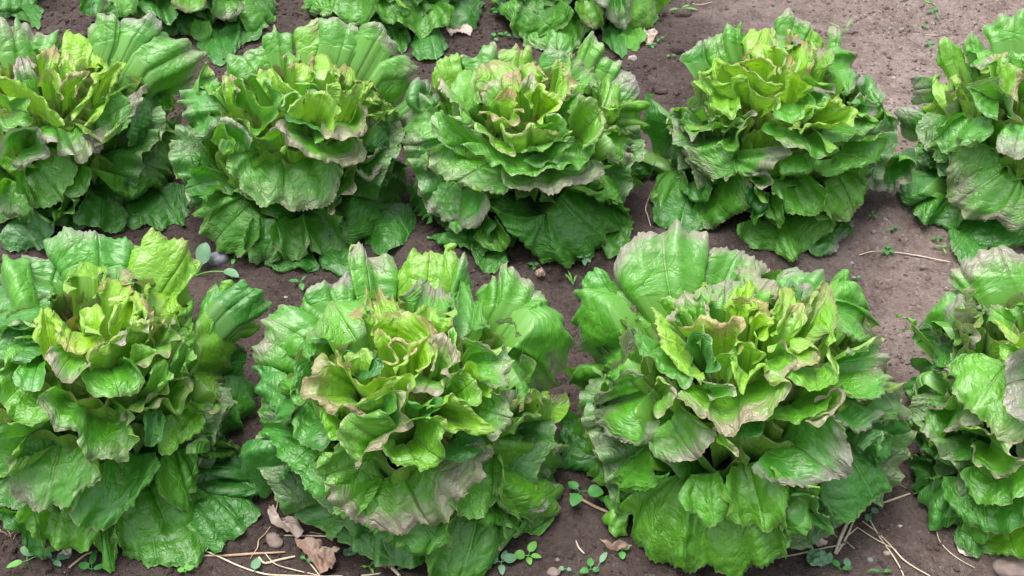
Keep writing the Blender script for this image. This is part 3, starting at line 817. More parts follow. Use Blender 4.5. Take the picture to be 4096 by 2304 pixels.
HEADS['B2'] = dict(org=(700, 0), sc=1.3173, base=(1185, 820), a=0.178, H=0.262, rows='''
l1p6 560,270: 450,220 455,180 500,150 525,115 570,160 620,165 630,220
l1p6 880,260: 750,90 790,60 850,75 920,95 980,130 990,180 965,230
l1p9 1050,230: 970,120 1030,100 1100,110 1140,160 1150,200 1180,230 1190,270
l1p7 430,380: 255,390 250,330 290,280 320,255 370,260 420,230 470,250 490,310
l4p6 740,300: 640,240 640,140 700,110 780,100 850,130 900,190 905,240 880,290 830,310
l1p4 180,500: 130,430 150,370 175,320 210,390 245,440 240,500
l0p5d5 1290,560: 1230,430 1280,395 1340,410 1380,520 1390,580
l0p4d3 225,560: 180,490 100,455 30,495 45,600 70,680 120,715 170,715 210,670 240,620
l1p7 1090,430: 1120,290 1200,280 1260,310 1290,370 1260,420 1240,500 1180,560 1100,530
l3p6 940,320: 970,180 1050,210 1105,250 1105,300 1080,370 1020,400 950,390
l0p1d6 600,1340: 470,1400 540,1425 640,1420 750,1420 750,1360
l0p1d6 850,1320: 760,1400 850,1449 960,1440 960,1360
l0p1d6 1100,1150: 1000,1290 1080,1350 1160,1310 1240,1240 1275,1170 1250,1080
l1p3d1 400,1080: 80,1050 90,1110 140,1150 150,1200 200,1280 280,1330 360,1340 440,1260
l0p2d3 230,950: 150,830 110,840 75,910 68,960 85,1030 160,1055 200,1000
l0p3d2 470,1150: 360,1270 370,1350 460,1385 550,1340 570,1270
l1p3d1 690,1130: 490,1230 560,1330 620,1365 690,1340 710,1280 760,1330 820,1375 880,1330 895,1250 870,1150
l0p1d3 930,1000: 1180,830 1240,870 1240,940 1210,1020 1190,1080 1130,1150 1060,1220 980,1270 900,1290 860,1200
l1p4 600,800: 240,730 235,790 250,840 250,880 290,930 330,1000 400,1050 460,1090 530,1080 600,1120 660,1120 720,1100 790,1090 850,1020 875,930 880,870 800,830
l3p1 300,780: 195,740 210,690 250,650 290,700 310,760 250,810
l0p7 340,760: 230,625 300,635 370,690 410,740
l2p8 880,960: 785,1090 820,1130 850,1080 880,1040 920,1000 945,940 950,880 890,930
l1p8 1010,870: 950,900 990,940 1050,930 1080,860 1120,800 1137,760 1070,790 1020,830
l0p0d9 1060,650: 1200,600 1180,700 1110,770 1040,790 980,740
l6p7 310,560: 250,470 258,400 310,398 330,440 325,520
l3p8 620,340: 570,300 600,265 650,270 665,320
l8p7 680,430: 600,350 640,310 700,320 742,380 730,430
l7p8 800,430: 720,330 750,268 820,290 860,340 872,400 840,440
l6p8 845,430: 800,375 830,350 870,370 870,410
l7p8 890,450: 870,390 890,325 930,360 957,410 940,440
l1p9 710,450: 630,440 680,435 750,465 772,487 700,482
l1p1d4 480,520: 380,420 420,400 500,440 560,520 580,580
l7p4u 580,540: 425,408 470,375 505,350 550,400 590,440 640,470
l2p2 430,600: 310,530 310,430 350,425 420,500 460,560 505,600 480,680 400,685 330,620
l3p2d1 620,540: 560,560 590,500 640,480 680,540
l8p4u 880,640: 790,490 800,440 860,418 900,460 1000,412 1035,430 1000,480
l7p6 1010,510: 1030,450 1070,460 1092,490 1060,530 1000,535
l0p1d6 700,640: 560,600 600,640 700,660 780,720 740,760
l6p4u 740,640: 590,590 650,520 720,480 800,490 862,540 865,600 830,680
l6p5 1070,560: 990,550 1010,530 1080,540 1160,578 1178,602 1080,590 1010,610
l3p9 900,640: 780,680 790,730 815,742 860,720 940,727 1000,700 1020,640 1003,570 985,530
l3p6 550,730: 370,705 430,718 500,690 560,640 565,700 590,750 560,800
l2p8 760,730: 555,630 580,720 640,780 730,820 790,842 800,830 870,867 940,867 1000,820 992,755 960,745
''')
HEADS['B3'] = dict(org=(1500, 0), sc=1.3175, base=(2095, 815), a=0.188, H=0.255, rows='''
l1p9 560,360: 445,330 450,280 530,270 575,225 600,205 630,215 645,290
l5p8 760,350: 640,265 690,245 740,225 770,250 800,225 830,260 862,310
l0p9 950,370: 860,280 900,250 970,250 1040,280 1062,330
l2p6 1110,300: 1070,270 1100,210 1140,145 1180,190 1210,220 1205,270 1170,300
l1p7 1220,390: 1160,310 1200,280 1260,300 1305,330 1290,390
l5p3 410,440: 290,450 280,390 320,310 390,285 445,272 450,320 490,350
l0p9 1300,540: 1240,390 1290,370 1340,365 1390,400 1402,470 1375,560
l3p3 1280,620: 1370,550 1430,530 1442,560 1412,590 1430,620 1452,660 1410,700 1350,725
l0p6d6 270,580: 185,450 215,400 270,400 310,460 345,570
l0p1d5 600,1290: 500,1300 540,1400 600,1440 680,1420 700,1360
l1p0d3 1230,1220: 1210,1350 1240,1367 1300,1320 1350,1220 1355,1130
l0p1d5 500,1180: 290,1250 340,1300 420,1310 500,1300 560,1340 600,1290 620,1220 600,1150
l0p1d5 330,1030: 190,980 180,1040 210,1100 250,1150 310,1165
l2p0 610,1180: 530,1250 560,1290 620,1310 680,1322 705,1250 670,1180
l0p1d2 970,1040: 615,1080 640,1150 690,1210 740,1240 780,1280 830,1310 840,1360 920,1380 1000,1402 1040,1370 1110,1377 1200,1310 1230,1240 1300,1210 1352,1150 1290,1090 1180,1050
l0p7d1 480,960: 215,970 250,1050 300,1110 330,1160 390,1180 440,1190 540,1170 600,1090 592,1030 520,990
l0p4 440,1150: 390,1200 430,1228 475,1190
l1p1d1 1190,900: 1110,1000 1170,1040 1260,1060 1330,1020 1392,970 1360,900 1290,860 1220,850
l0p8 340,740: 240,520 190,470 160,540 130,640 106,700 130,780 180,830 220,880 247,905 280,850 330,780
l2p7 1200,700: 1180,700 1240,672 1310,690 1367,730 1340,800 1332,872 1260,850 1200,800
l3p4 1200,600: 1140,480 1190,400 1240,375 1300,440 1312,520 1260,590
l3p3 480,600: 400,430 450,375 520,365 545,430 565,540
l1p6 1030,500: 1040,350 1055,285 1110,290 1162,340 1162,410 1110,470
l1p4 640,840: 330,780 290,830 290,890 340,935 410,945 470,980 560,1000 640,1017 692,1020 700,950
l1p4 590,790: 330,740 303,680 315,610 400,615 470,640 560,720
l2p7 480,570: 330,408 360,480 430,530 460,620 500,672 542,655
l6p6 660,450: 540,500 525,400 560,330 620,310 680,310 740,340 765,390
l7p8 820,430: 760,370 790,335 840,330 880,370 907,410 880,440
l7p8 720,500: 660,430 680,380 720,370 760,380 775,440
l6p7 960,450: 925,340 980,330 1020,370 1042,420 1030,470 990,502 920,480
l3p8 640,560: 570,540 563,470 600,430 650,430 672,480
l3p9 800,510: 770,460 800,410 830,385 862,430 840,480
l8p7 700,570: 640,510 700,460 740,460 752,540
l9p2 880,560: 830,560 822,480 870,448 920,500 982,542 920,580 860,640
l1p8 1020,530: 975,520 1020,492 1085,488 1072,530 1030,572
l2p3d1 950,680: 905,605 960,600 992,640 1002,690
l6p8 680,640: 553,573 610,600 660,630 700,642 742,620 735,580 785,568
l3p3d3 1090,700: 1040,600 1060,550 1100,508 1160,530 1197,590 1192,660 1150,740 1100,792
l1p1d4 860,720: 790,700 860,660 940,650 1020,690 1000,730
l4p4 640,730: 543,640 560,690 620,760 680,800 735,820 715,760
l4p5u 800,800: 640,650 680,700 770,700 830,655 870,690 950,692 1047,690
l1p3d6 900,750: 770,800 830,805 900,790 1030,712 1005,800 940,850 850,870 780,850
l1p1d3 820,800: 450,760 520,800 610,850 700,895 760,915 850,910 930,895 1040,875 1130,855 1172,800 1150,760
l1p9 920,890: 672,893 690,960 730,990 810,1012 850,990 920,1027 990,990 1030,980 1080,970 1140,960 1202,885 1190,860
''')
HEADS['B4'] = dict(org=(2500, 0), sc=1.317, base=(3080, 765), a=0.178, H=0.262, rows='''
l1p5d1 1100,290: 1065,210 1065,135 1108,120 1142,150 1142,250
l1p7 880,190: 780,110 800,70 860,42 900,50 950,80 992,110 960,160
l1p4 600,240: 510,160 530,110 570,110 600,130 615,92 640,150 665,200
l5p3 970,240: 920,160 950,118 1010,150 1050,190 1062,230
l0p9 420,330: 280,300 340,250 400,215 430,210 435,290 390,330
l0p5d3 1290,560: 1230,440 1270,400 1320,440 1350,520 1370,570 1420,640 1380,690 1320,685
l1p4 520,350: 415,340 405,270 440,190 500,170 560,210 585,290
l0p3d8 300,650: 95,490 85,580 90,700 140,790 180,870 220,885 290,870 320,820
l0p1d5 100,790: 20,840 60,780 120,830 200,890 190,920 130,955 60,940 30,900
l0p5d5 1360,890: 1290,930 1300,1000 1400,1010 1470,960 1510,900 1520,870 1440,850
l0p9 1220,550: 1165,545 1200,505 1270,508 1320,560 1332,610 1260,632 1210,612
l1p6 1080,380: 1110,280 1180,240 1240,280 1247,350 1220,430 1180,502 1130,490
l0p1d7 340,1090: 130,1130 200,1200 330,1215 430,1190 460,1130
l0p5d6 1080,1190: 970,1330 1000,1352 1080,1350 1140,1290 1205,1220 1200,1170 1130,1160
l0p1d5 370,950: 305,1010 350,1055 430,1060 450,990
l1p1d1 830,1140: 590,1190 600,1270 650,1300 720,1310 800,1330 870,1372 950,1320 1000,1280 1050,1240 1087,1190 1020,1150
l1p1d3 240,910: 210,890 175,950 150,1020 143,1087 200,1087 270,1040 313,960 300,915
l1p4 460,980: 350,1130 400,1180 430,1202 500,1190 600,1130 650,1050 657,960 620,935
l2p3 1110,920: 1060,1020 1060,1130 1120,1167 1190,1150 1240,1080 1302,1000 1270,950 1280,890
l1p1 880,960: 790,990 810,1040 850,1090 900,1120 960,1130 1040,1100 1062,1040 1040,960
l0p1d9 720,1000: 640,990 640,1060 690,1120 750,1080
l0p2 720,1010: 700,975 680,1000 720,1040 745,1080 710,1150 680,1187 663,1140
l1p2 780,1000: 770,955 790,1010 850,1100 842,1150 810,1212 790,1170 755,1130
l1p8 710,930: 610,935 660,918 740,920 782,950 770,977 700,972 650,957
l1p1d2 1110,640: 1030,740 1100,752 1200,730 1300,690 1332,640 1250,615
l1p6 600,720: 330,690 200,690 230,740 300,790 330,850 380,910 440,948 510,950 570,930 600,895 650,920 760,900 800,850 877,810 820,760
l1p1d1 900,810: 815,880 830,922 910,922 980,912 1000,870
l1p1d1 1110,790: 985,830 1000,900 1070,932 1140,927 1210,880 1330,840 1377,720 1260,740
l1p6 430,600: 270,600 300,580 380,575 430,590 452,650 400,697 330,680 285,640
l2p2 600,680: 455,690 500,670 600,650 642,660 605,730 575,780 530,792 490,750
l1p7 610,620: 435,640 500,608 600,590 692,600 640,650 560,667 500,682
l8p4 700,270: 600,230 650,150 720,135 760,150 795,210
l1p9 820,290: 770,230 800,160 860,160 892,190 880,270
l7p8 900,380: 870,250 890,175 940,180 990,240 1002,320 970,380 940,402
l4p7 990,380: 1000,290 1010,230 1060,240 1102,280 1107,320 1070,350 1010,390
l8p7 740,310: 640,300 680,240 740,240 800,260 865,290
l9p6 840,430: 815,400 815,360 840,310 882,310 882,370 860,440
l8p7 720,370: 600,330 680,308 760,320 802,350 790,390
l9p2 480,410: 440,410 455,340 480,282 512,345
l7p6u 680,460: 510,343 580,350 650,380 700,400 760,430 832,447
l6p4u 520,500: 365,440 388,393 440,410 490,430 540,420 600,405 652,410
l5p2 520,500: 435,460 450,560 500,582 540,602 570,627 612,570
l7p3u 670,560: 540,480 560,420 640,403 650,450 690,490 740,500 812,520 790,575 740,600
l1p6 1010,440: 940,430 980,413 1040,440 1100,468 1117,497 1060,482 1000,472
l9p3 880,500: 790,505 850,460 848,408 900,398 940,440 985,467 910,485
l1p1d5 1000,520: 960,470 1020,480 1090,500 1060,550 1000,570
l1p1 900,540: 788,560 800,610 850,642 920,657 990,620 1003,560 960,500
l8p3u 1000,640: 860,685 940,620 1000,570 1070,560 1080,528 1120,540 1130,493 1160,545 1222,563 1222,602 1130,640 1000,652 920,692
l1p4 900,680: 738,655 740,690 800,742 860,762 920,792 970,807 1030,842 1090,832 1117,790 1060,770 1020,730
''')
HEADS['B5'] = dict(org=(2500, 0), sc=1.317, base=(4080, 800), a=0.186, H=0.268, rows='''
l1p6 2050,220: 1880,160 1900,120 1960,90 2040,60 2110,40 2180,50 2220,110
l1p6 1860,280: 1770,230 1800,180 1830,140 1870,190 1905,240
l3p6 1740,340: 1640,300 1650,210 1700,170 1750,210 1790,250 1785,300
l0p8d4 1650,620: 1420,660 1430,560 1500,540 1570,590 1640,590
l0p6d5 1620,680: 1420,640 1430,700 1490,760 1560,790 1620,760
l0p9d1 1645,470: 1650,420 1580,405 1500,408 1500,470 1500,560 1580,560 1600,510
l1p9 1890,290: 1775,260 1850,258 1950,275 1962,300 1900,340 1870,377 1800,320
l0p1d6 1650,880: 1400,830 1440,790 1520,770 1600,790 1680,840
l0p2d6 1840,1230: 1700,1230 1720,1300 1780,1400 1860,1430
l0p1d6 1950,1150: 1700,1210 1760,1270 1850,1290 1950,1295 2050,1285 2130,1290
l0p1d5 1700,1050: 1490,1070 1540,1140 1560,1190 1640,1200 1720,1210 1780,1160
l0p1d5 1680,920: 1600,880 1500,900 1440,960 1408,1010 1420,1055 1500,1080 1570,1040
l1p6 2020,880: 1850,740 1760,730 1715,770 1700,850 1690,900 1690,960 1700,1040 1760,1100 1810,1160 1880,1177 1950,1160 2010,1207 2110,1197 2200,1170
l0p2 1840,620: 1680,660 1620,740 1620,790 1650,860 1700,830 1760,780 1830,770 1900,740 1920,690
l6p5u 1750,540: 1575,555 1650,480 1620,400 1660,373 1700,410 1740,368 1762,440 1760,520
l5p6 1960,400: 1860,370 1920,330 2000,275 2012,310 2060,360 2082,450 2070,530
l1p2 2080,430: 2000,310 2030,268 2102,290 2180,330 2190,400
l1p1d7 1900,500: 1800,450 1830,520 1880,600 1960,620
l1p7 1990,520: 1800,450 1870,420 1920,393 1960,410 2000,460 2030,540 2092,640 2030,620
l0p7 2090,660: 1960,740 1970,802 2040,832 2110,822 2170,760
''')
HEADS['C1'] = dict(org=(0, 0), sc=1.449, base=(-40, -60), a=0.185, H=0.25, rows='''
l0p1d6 60,-20: -60,80 0,110 60,100 120,110 180,130 215,168 240,120 235,50 200,-10
l0p1d3 80,-60: -40,40 40,60 120,50 190,30 210,-20
''')
HEADS['C2'] = dict(org=(0, 0), sc=1.449, base=(760, 50), a=0.178, H=0.255, rows='''
l0p1d5 560,-30: 450,-10 460,20 480,60 530,80 590,62 600,0
l0p1d7 1250,130: 1140,250 1180,320 1280,370 1370,300 1400,230 1380,160
l0p1d7 1400,120: 1280,200 1350,290 1370,260 1460,240 1515,215
l0p1d5 900,0: 790,30 850,80 920,100 980,140 1030,80
l1p1d1 700,-60: 590,-10 640,25 680,75 715,120 750,90 790,60 800,-20
l1p1d1 1170,120: 1110,150 1100,190 1150,230 1200,240 1230,170
l1p1d2 1450,-20: 1360,60 1390,110 1410,150 1440,200 1500,190 1560,140 1600,80 1600,0
l3p7 1100,-20: 990,10 1050,60 1110,70 1180,50 1195,5
l1p7 1300,0: 1225,20 1240,90 1290,118 1350,110 1392,75 1400,20
''')
HEADS['C3'] = dict(org=(700, 0), sc=1.3173, base=(1560, 30), a=0.182, H=0.255, rows='''
l0p1d7 1320,140: 1260,200 1260,290 1340,320 1400,300 1430,240 1400,180
l0p1d6 1130,120: 1050,110 1100,180 1160,230 1190,280 1230,230 1230,160
l0p4d5 1520,0: 1440,130 1490,150 1580,140 1610,90 1640,20
l1p2d1 860,-60: 670,0 690,40 780,80 830,70 900,110 990,120 1050,60 1060,0
l1p2 1110,-20: 1050,50 1090,100 1150,133 1190,110 1242,70 1180,20
l1p1 1320,20: 1170,110 1250,170 1310,200 1360,150 1440,130 1470,40
''')
HEADS['C4'] = dict(org=(1500, 0), sc=1.3175, base=(2290, 25), a=0.184, H=0.255, rows='''
l0p2d6 780,110: 715,130 725,190 780,205 800,240
l0p1d7 1240,120: 1190,150 1230,240 1300,300 1340,260 1330,180
l0p2d3 700,0: 610,60 650,75 720,100 760,60
l1p3d1 960,60: 770,180 790,240 900,270 1000,292 1060,270 1100,200 1140,140
l1p1d2 860,-30: 640,50 720,120 760,190 880,185 1000,130 1050,60
l1p2 1330,150: 1290,190 1330,260 1370,277 1412,220 1420,185 1390,143
l3p2 1420,-60: 1330,60 1345,130 1420,162 1480,120 1510,60 1560,0
l3p5 1100,0: 1050,50 1100,120 1170,150 1202,110 1195,40
l0p8 1260,-30: 1140,0 1200,40 1230,60 1240,110 1320,142 1335,70 1345,0
''')
LABELS = {
'A1': 'green lettuce in the front row cut by the left edge, twin curled bronze margins',
'A2': 'front row lettuce above the dry curled leaf, big purple blushed leaf over its front',
'A3': 'largest lettuce, right of centre in front, pale silvery leaf folded low on its right',
'A4': 'silvery purple topped lettuce cut by the right edge in the front row',
'B1': 'middle row lettuce at the left edge with a scarred mauve leaf lying diagonally',
'B2': 'middle row lettuce with a broad fan of leaves just above the dark grey stone',
'B3': 'nested ringed lettuce in the centre of the middle row, spiky leaf at its back',
'B4': 'tall narrow lettuce beside the bare soil with a bright yellow green ruffled top',
'B5': 'lettuce cut by the right edge in the middle row with soil on its left',
'C1': 'dark green lettuce leaves poking into the top left corner',
'C2': 'back row lettuce with two curled mauve leaf lips, cut by the top edge',
'C3': 'dark green lettuce second from the right in the back row, cut by the top',
'C4': 'last lettuce of the back row, beside the open bare soil at the top edge',
}
SEEDN = 100
for hi, (key, hd) in enumerate(HEADS.items()):
    c = on_plane(hd['base'][0], hd['base'][1], 0.0)
    c[2] = 0.0
    a, H = hd['a'], hd['H']
    root = empty('lettuce', c)
    tag(root, LABELS[key], 'lettuce', 'lettuces growing in rows')
    rows = [r for r in hd['rows'].strip().split('\n') if r.strip()]
    n = len(rows)
    cell = 0.0023 if key[0] == 'A' else 0.0030 if key[0] == 'B' else 0.004
    # stalk
    ths = np.linspace(0, 2 * math.pi, 13)[:-1]
    zs = np.linspace(-0.01, 0.10, 6); rr = np.array([0.020, 0.022, 0.021, 0.019, 0.014, 0.004])
    sv = np.array([(c[0] + r * math.cos(t) * (1 + 0.1 * math.sin(3 * t)), c[1] + r * math.sin(t), c[2] + z) for z, r in zip(zs, rr) for t in ths])
    sf = np.array([(i * 12 + j, i * 12 + (j + 1) % 12, (i + 1) * 12 + (j + 1) % 12, (i + 1) * 12 + j) for i in range(5) for j in range(12)])
    mesh_obj('stalk', sv, sf, M_STEM, root)
    for i, r in enumerate(rows):
        SEEDN += 1
        m = re.match(r'l(\d)p(\d)(?:d(\d))?(u?)(s?) (-?\d+),(-?\d+): (.*)', r.strip())
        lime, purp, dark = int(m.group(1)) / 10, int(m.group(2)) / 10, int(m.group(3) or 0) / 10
        ab = m.group(4) == 'u'
        ox, oy = hd['org']; sc = hd['sc']
        bx, by = ox + int(m.group(6)) / sc, oy + int(m.group(7)) / sc
        pts = [tuple(map(float, q.split(','))) for q in m.group(8).split()]
        k = 0.90 + 0.15 * (i / max(1, n - 1))
        P3, wbs = [], []
        for x, y in pts:
            P3.append(hit(ox + x / sc, oy + y / sc, c, a, H, k)); wbs.append(hit.wb)
        P3 = np.array(P3); wbm = float(np.mean(wbs))
        mean = P3.mean(0)
        nrm = dome_normal(mean, c, a, H)
        ext = np.linalg.norm(P3.max(0) - P3.min(0))
        depth = min(0.16, 0.55 * ext)
        base = hit(bx, by, c, a, H, k)
        dr = ray(bx, by)
        base = base + dr * min(depth, 0.06)
        # a leaf at the back of the head starts nearer the heart than its margin
        dR = np.linalg.norm(P3.mean(0) - CAM)
        sep = np.linalg.norm(CAM + dr * dR - P3.mean(0))
        backb = CAM + dr * (dR - 0.55 * sep)
        wq = min(1.0, wbm * 1.6)
        base = base * (1 - wq) + backb * wq
        base[2] = max(base[2], 0.02)
        d2 = mean[:2] - c[:2]
        d2 = d2 / (np.linalg.norm(d2) + 1e-6)
        core = np.array([c[0] + d2[0] * 0.012, c[1] + d2[1] * 0.012, min(0.09, 0.02 + 0.3 * mean[2])])
        tocam = CAM - mean; tocam /= np.linalg.norm(tocam)
        nout = nrm + tocam * 0.8
        nout /= np.linalg.norm(nout)
        build_leaf(root, P3, base, core, nout, lime, purp, dark, SEEDN, cell=cell, bulge=(0.24 - 0.06 * wq) if not ab else 0.36, view_side=CAM, abax=ab, ruffle=1.0 + 0.35 * wq, curl=0.009 * wq, spread=0.030 + 0.022 * wq, scar=1.0 if m.group(5) else 0.0, nt=24 if key[0] == 'A' else 18)
    # the leaves underneath and on the far side
    rs = np.random.RandomState(900 + hi)
    az0 = rs.uniform(0, 6.28)
    ga = 2.39996
    full = key[0] == 'C'
    nf = 46
    for j in range(nf):
        SEEDN += 1
        u = j / (nf - 1)
        el = 0.02 + 0.80 * u ** 0.9
        kk = (0.95 if full else 0.91) - 0.10 * (u if not full else u * 0.3)
        hw = (0.72 - 0.15 * u) * rs.uniform(0.85, 1.15)
        az = az0 + j * ga
        # the far half is not covered by other leaves and may reach further out
        if math.sin(az) > 0.2: kk += 0.03
        elif u < 0.6:
            kk -= 0.07
            if math.sin(az) < -0.3 and not full and j % 2: continue
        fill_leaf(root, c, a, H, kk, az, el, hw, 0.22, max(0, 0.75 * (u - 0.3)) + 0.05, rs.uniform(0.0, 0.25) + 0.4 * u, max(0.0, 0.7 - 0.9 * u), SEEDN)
    # dark old leaves sprawling on the ground between neighbours in the row
    for sgn in (-1, 1):
        if sgn > 0 and key in ('C4',):
            continue
        for j in range(6):
            SEEDN += 1
            azs = (0.0 if sgn > 0 else math.pi) + (-0.75 + 0.3 * j) + rs.uniform(-0.1, 0.1)
            if math.sin(azs) < -0.3: continue
            if key[0] in 'AB' and j in (2, 3):
                fill_leaf(root, c, a, H, 1.06 if key[0] == 'B' else 1.02, azs, 0.22 if key[0] == 'B' else 0.14, 0.42, 0.12, 0.05, 0.3, 0.6, SEEDN)
                continue
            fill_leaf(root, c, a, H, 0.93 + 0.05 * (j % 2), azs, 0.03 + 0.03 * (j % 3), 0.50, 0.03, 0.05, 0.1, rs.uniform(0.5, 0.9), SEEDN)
    if not full:
        # a cup of upright leaves round the heart and leaning ones behind it
        for j in range(13):
            SEEDN += 1
            fill_leaf(root, c, a * 0.72, H, 0.84 + 0.03 * (j % 3), az0 + j * ga * 1.0 + 0.4, 0.66 + 0.02 * (j % 4), 0.55, 0.16, rs.uniform(0.1, 0.5), rs.uniform(0.3, 0.8), 0.1, SEEDN, cell=0.0032, nt=16, ruffle=1.5)
        for j in range(7):
            SEEDN += 1
            fill_leaf(root, c, a, H, 0.98, 0.45 + j * 0.37, 0.42, 0.42, 0.12, 0.1, rs.uniform(0.2, 0.7), 0.2, SEEDN, cell=0.0035, nt=16)
        # small frilled leaves of the heart
        for j in range(15):
            SEEDN += 1
            w = j / 14
            fill_leaf(root, c + np.array([0, 0.012, 0]), 0.085 - 0.060 * w, H * (0.80 + 0.06 * w), 1.0, az0 + j * ga + 1, 0.62, 0.95, 0.16, rs.uniform(0.55, 0.95), rs.uniform(0.4, 0.95), 0.0, SEEDN, cell=0.0028, nt=16, ruffle=1.9)

# ------------------------------------------------------------------ loose soil crumbs
def ico():
    p = (1 + 5 ** 0.5) / 2
    v = np.array([(-1, p, 0), (1, p, 0), (-1, -p, 0), (1, -p, 0), (0, -1, p), (0, 1, p), (0, -1, -p), (0, 1, -p), (p, 0, -1), (p, 0, 1), (-p, 0, -1), (-p, 0, 1)], float)
    v /= np.linalg.norm(v[0])
    f = np.array([(0, 11, 5), (0, 5, 1), (0, 1, 7), (0, 7, 10), (0, 10, 11), (1, 5, 9), (5, 11, 4), (11, 10, 2), (10, 7, 6), (7, 1, 8), (3, 9, 4), (3, 4, 2), (3, 2, 6), (3, 6, 8), (3, 8, 9), (4, 9, 5), (2, 4, 11), (6, 2, 10), (8, 6, 7), (9, 8, 1)])
    return v, f
IV, IF = ico()
rs = np.random.RandomState(5)
NCL = 70000
cx = rs.uniform(-1.3, 1.45, NCL); cy = rs.uniform(0.5, 3.1, NCL)
dens = vnoise(cx * 6, cy * 6, 21) + 0.5
keep = rs.uniform(0, 1, NCL) < np.clip(dens * 1.5 - 0.15, 0.08, 1)
cx, cy = cx[keep], cy[keep]
m = len(cx)
sz = 0.0011 + 0.0048 * rs.uniform(0, 1, m) ** 3.2 * np.clip(vnoise(cx * 4, cy * 4, 33) + 0.75, 0.4, 1.3)
cz = ground_z(cx, cy)
V = IV[None] * (1 + rs.uniform(-0.28, 0.28, (m, 12, 1)))
V = V * (sz[:, None] * rs.uniform(0.7, 1.3, (m, 3)))[:, None, :]
V[..., 2] *= 0.8
V = V + np.stack([cx, cy, cz + sz * 0.25], 1)[:, None]
Fc = (IF[None] + (np.arange(m) * 12)[:, None, None]).reshape(-1, 3)
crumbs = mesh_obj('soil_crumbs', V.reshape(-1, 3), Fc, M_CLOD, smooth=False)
tag(crumbs, 'loose crumbs and grit of brown soil scattered over the bed', 'soil crumbs', kind='stuff')

# ------------------------------------------------------------------ stones and clods
def stone(px, py, w, hgt, mat, name, label, cat, group=None, seed=0, ang=0.0, asp=0.75):
    """w: width in photo pixels"""
    rs = np.random.RandomState(seed + 70)
    p = on_ground(px, py)
    d = np.linalg.norm(p - CAM)
    r = w * 0.5 * d / F_PX * (0.85 if w < 50 else 1.0)
    nu, nv = 22, 14
    th = np.linspace(0, 2 * math.pi, nu, endpoint=False); ph = np.linspace(0.02, math.pi - 0.02, nv)
    TH, PH = np.meshgrid(th, ph, indexing='ij')
    D = np.stack([np.sin(PH) * np.cos(TH), np.sin(PH) * np.sin(TH), np.cos(PH)], -1)
    # planes chipped off a ball give facets
    R = np.ones(TH.shape) * 1.0
    for _ in range(11):
        nn = rs.normal(size=3); nn /= np.linalg.norm(nn)
        q = rs.uniform(0.72, 0.95)
        dt = D @ nn
        R = np.where(dt > 0.05, np.minimum(R, q / np.maximum(dt, 0.05)), R)
    R = R + 0.05 * vnoise(D[..., 0] * 4 + seed, D[..., 1] * 4 + D[..., 2] * 3, seed)
    P = D * R[..., None] * np.array([r, r * asp, r * hgt])
    ca, sa = math.cos(ang), math.sin(ang)
    P = np.stack([P[..., 0] * ca - P[..., 1] * sa, P[..., 0] * sa + P[..., 1] * ca, P[..., 2]], -1)
    P = P + p + np.array([0, 0, r * hgt * 0.12])
    f = []
    for i in range(nu):
        for j in range(nv - 1):
            a = i * nv + j; b = ((i + 1) % nu) * nv + j
            f.append((a, a + 1, b + 1, b))
    o = mesh_obj(name, P.reshape(-1, 3), np.array(f), mat)
    tag(o, label, cat, group)
    return o

stone(872, 1040, 95, 0.8, M_STONEGREY, 'stone', 'dark grey rough stone beside the round bindweed leaf, below the broad fanned lettuce', 'stone', seed=1)
stone(1098, 2165, 84, 0.7, M_STONE, 'stone', 'smooth brown oval stone left of the dry curled leaf', 'stone', seed=2, ang=-0.6)
stone(3905 + 150, 2280, 150, 0.5, M_STONE, 'stone', 'large flat brownish stone in the bottom right corner', 'stone', seed=3)
stone(2215, 2290, 60, 0.55, M_STONE, 'stone', 'pinkish rounded stone at the bottom edge below the white sliver of straw', 'stone', seed=4)
stone(3330, 130, 46, 0.6, M_STONEGREY, 'stone', 'small bluish grey stone at the top behind the tall narrow lettuce', 'stone', seed=5, asp=0.5)
stone(3572, 316, 26, 0.8, M_STONEPALE, 'pebble', 'pale pebble low in the bare patch, nearest the tall narrow lettuce', 'pebble', 'pebbles on the bare soil', seed=6)
stone(3488, 148, 18, 0.8, M_STONEPALE, 'pebble', 'small pale pebble on the bare soil near the top, beside a dark hollow', 'pebble', 'pebbles on the bare soil', seed=7)
stone(3560, 115, 22, 0.8, M_STONEGREY, 'pebble', 'grey pebble in the dark hollow of the bare soil near the top', 'pebble', 'pebbles on the bare soil', seed=8)
stone(3495, 930, 30, 0.8, M_STONE, 'pebble', 'round brown pebble on the bare soil right of the tall narrow lettuce', 'pebble', 'pebbles on the bare soil', seed=9)
stone(3405, 1055, 26, 0.8, M_STONEGREY, 'pebble', 'grey pebble left of the long pale straw on the bare soil', 'pebble', 'pebbles on the bare soil', seed=10)
stone(3640, 830, 40, 0.4, M_CLOD, 'soil_clod', 'flat crust of soil between the two right lettuces of the middle row', 'soil clod', 'clods of soil', seed=11)
stone(3120, 2262, 30, 0.8, M_CLOD, 'soil_clod', 'soil clod below the largest lettuce by the straw', 'soil clod', 'clods of soil', seed=12)
stone(3480, 2240, 34, 0.8, M_STONEGREY, 'pebble', 'greyish pebble at the foot of the crossing straws', 'pebble', 'pebbles on the bare soil', seed=13)
stone(3545, 2215, 34, 0.7, M_STONEPALE, 'pebble', 'pale pebble just right of the crossing straws', 'pebble', 'pebbles on the bare soil', seed=14)
stone(3600, 2105, 22, 0.7, M_STONEPALE, 'pebble', 'small pale pebble uppermost in the grit right of the crossing straws', 'pebble', 'pebbles on the bare soil', seed=15)
stone(2135, 2165, 70, 0.7, M_CLOD, 'soil_clod', 'knobbly brown clod under the yellowing leaf of the front lettuce', 'soil clod', 'clods of soil', seed=16)
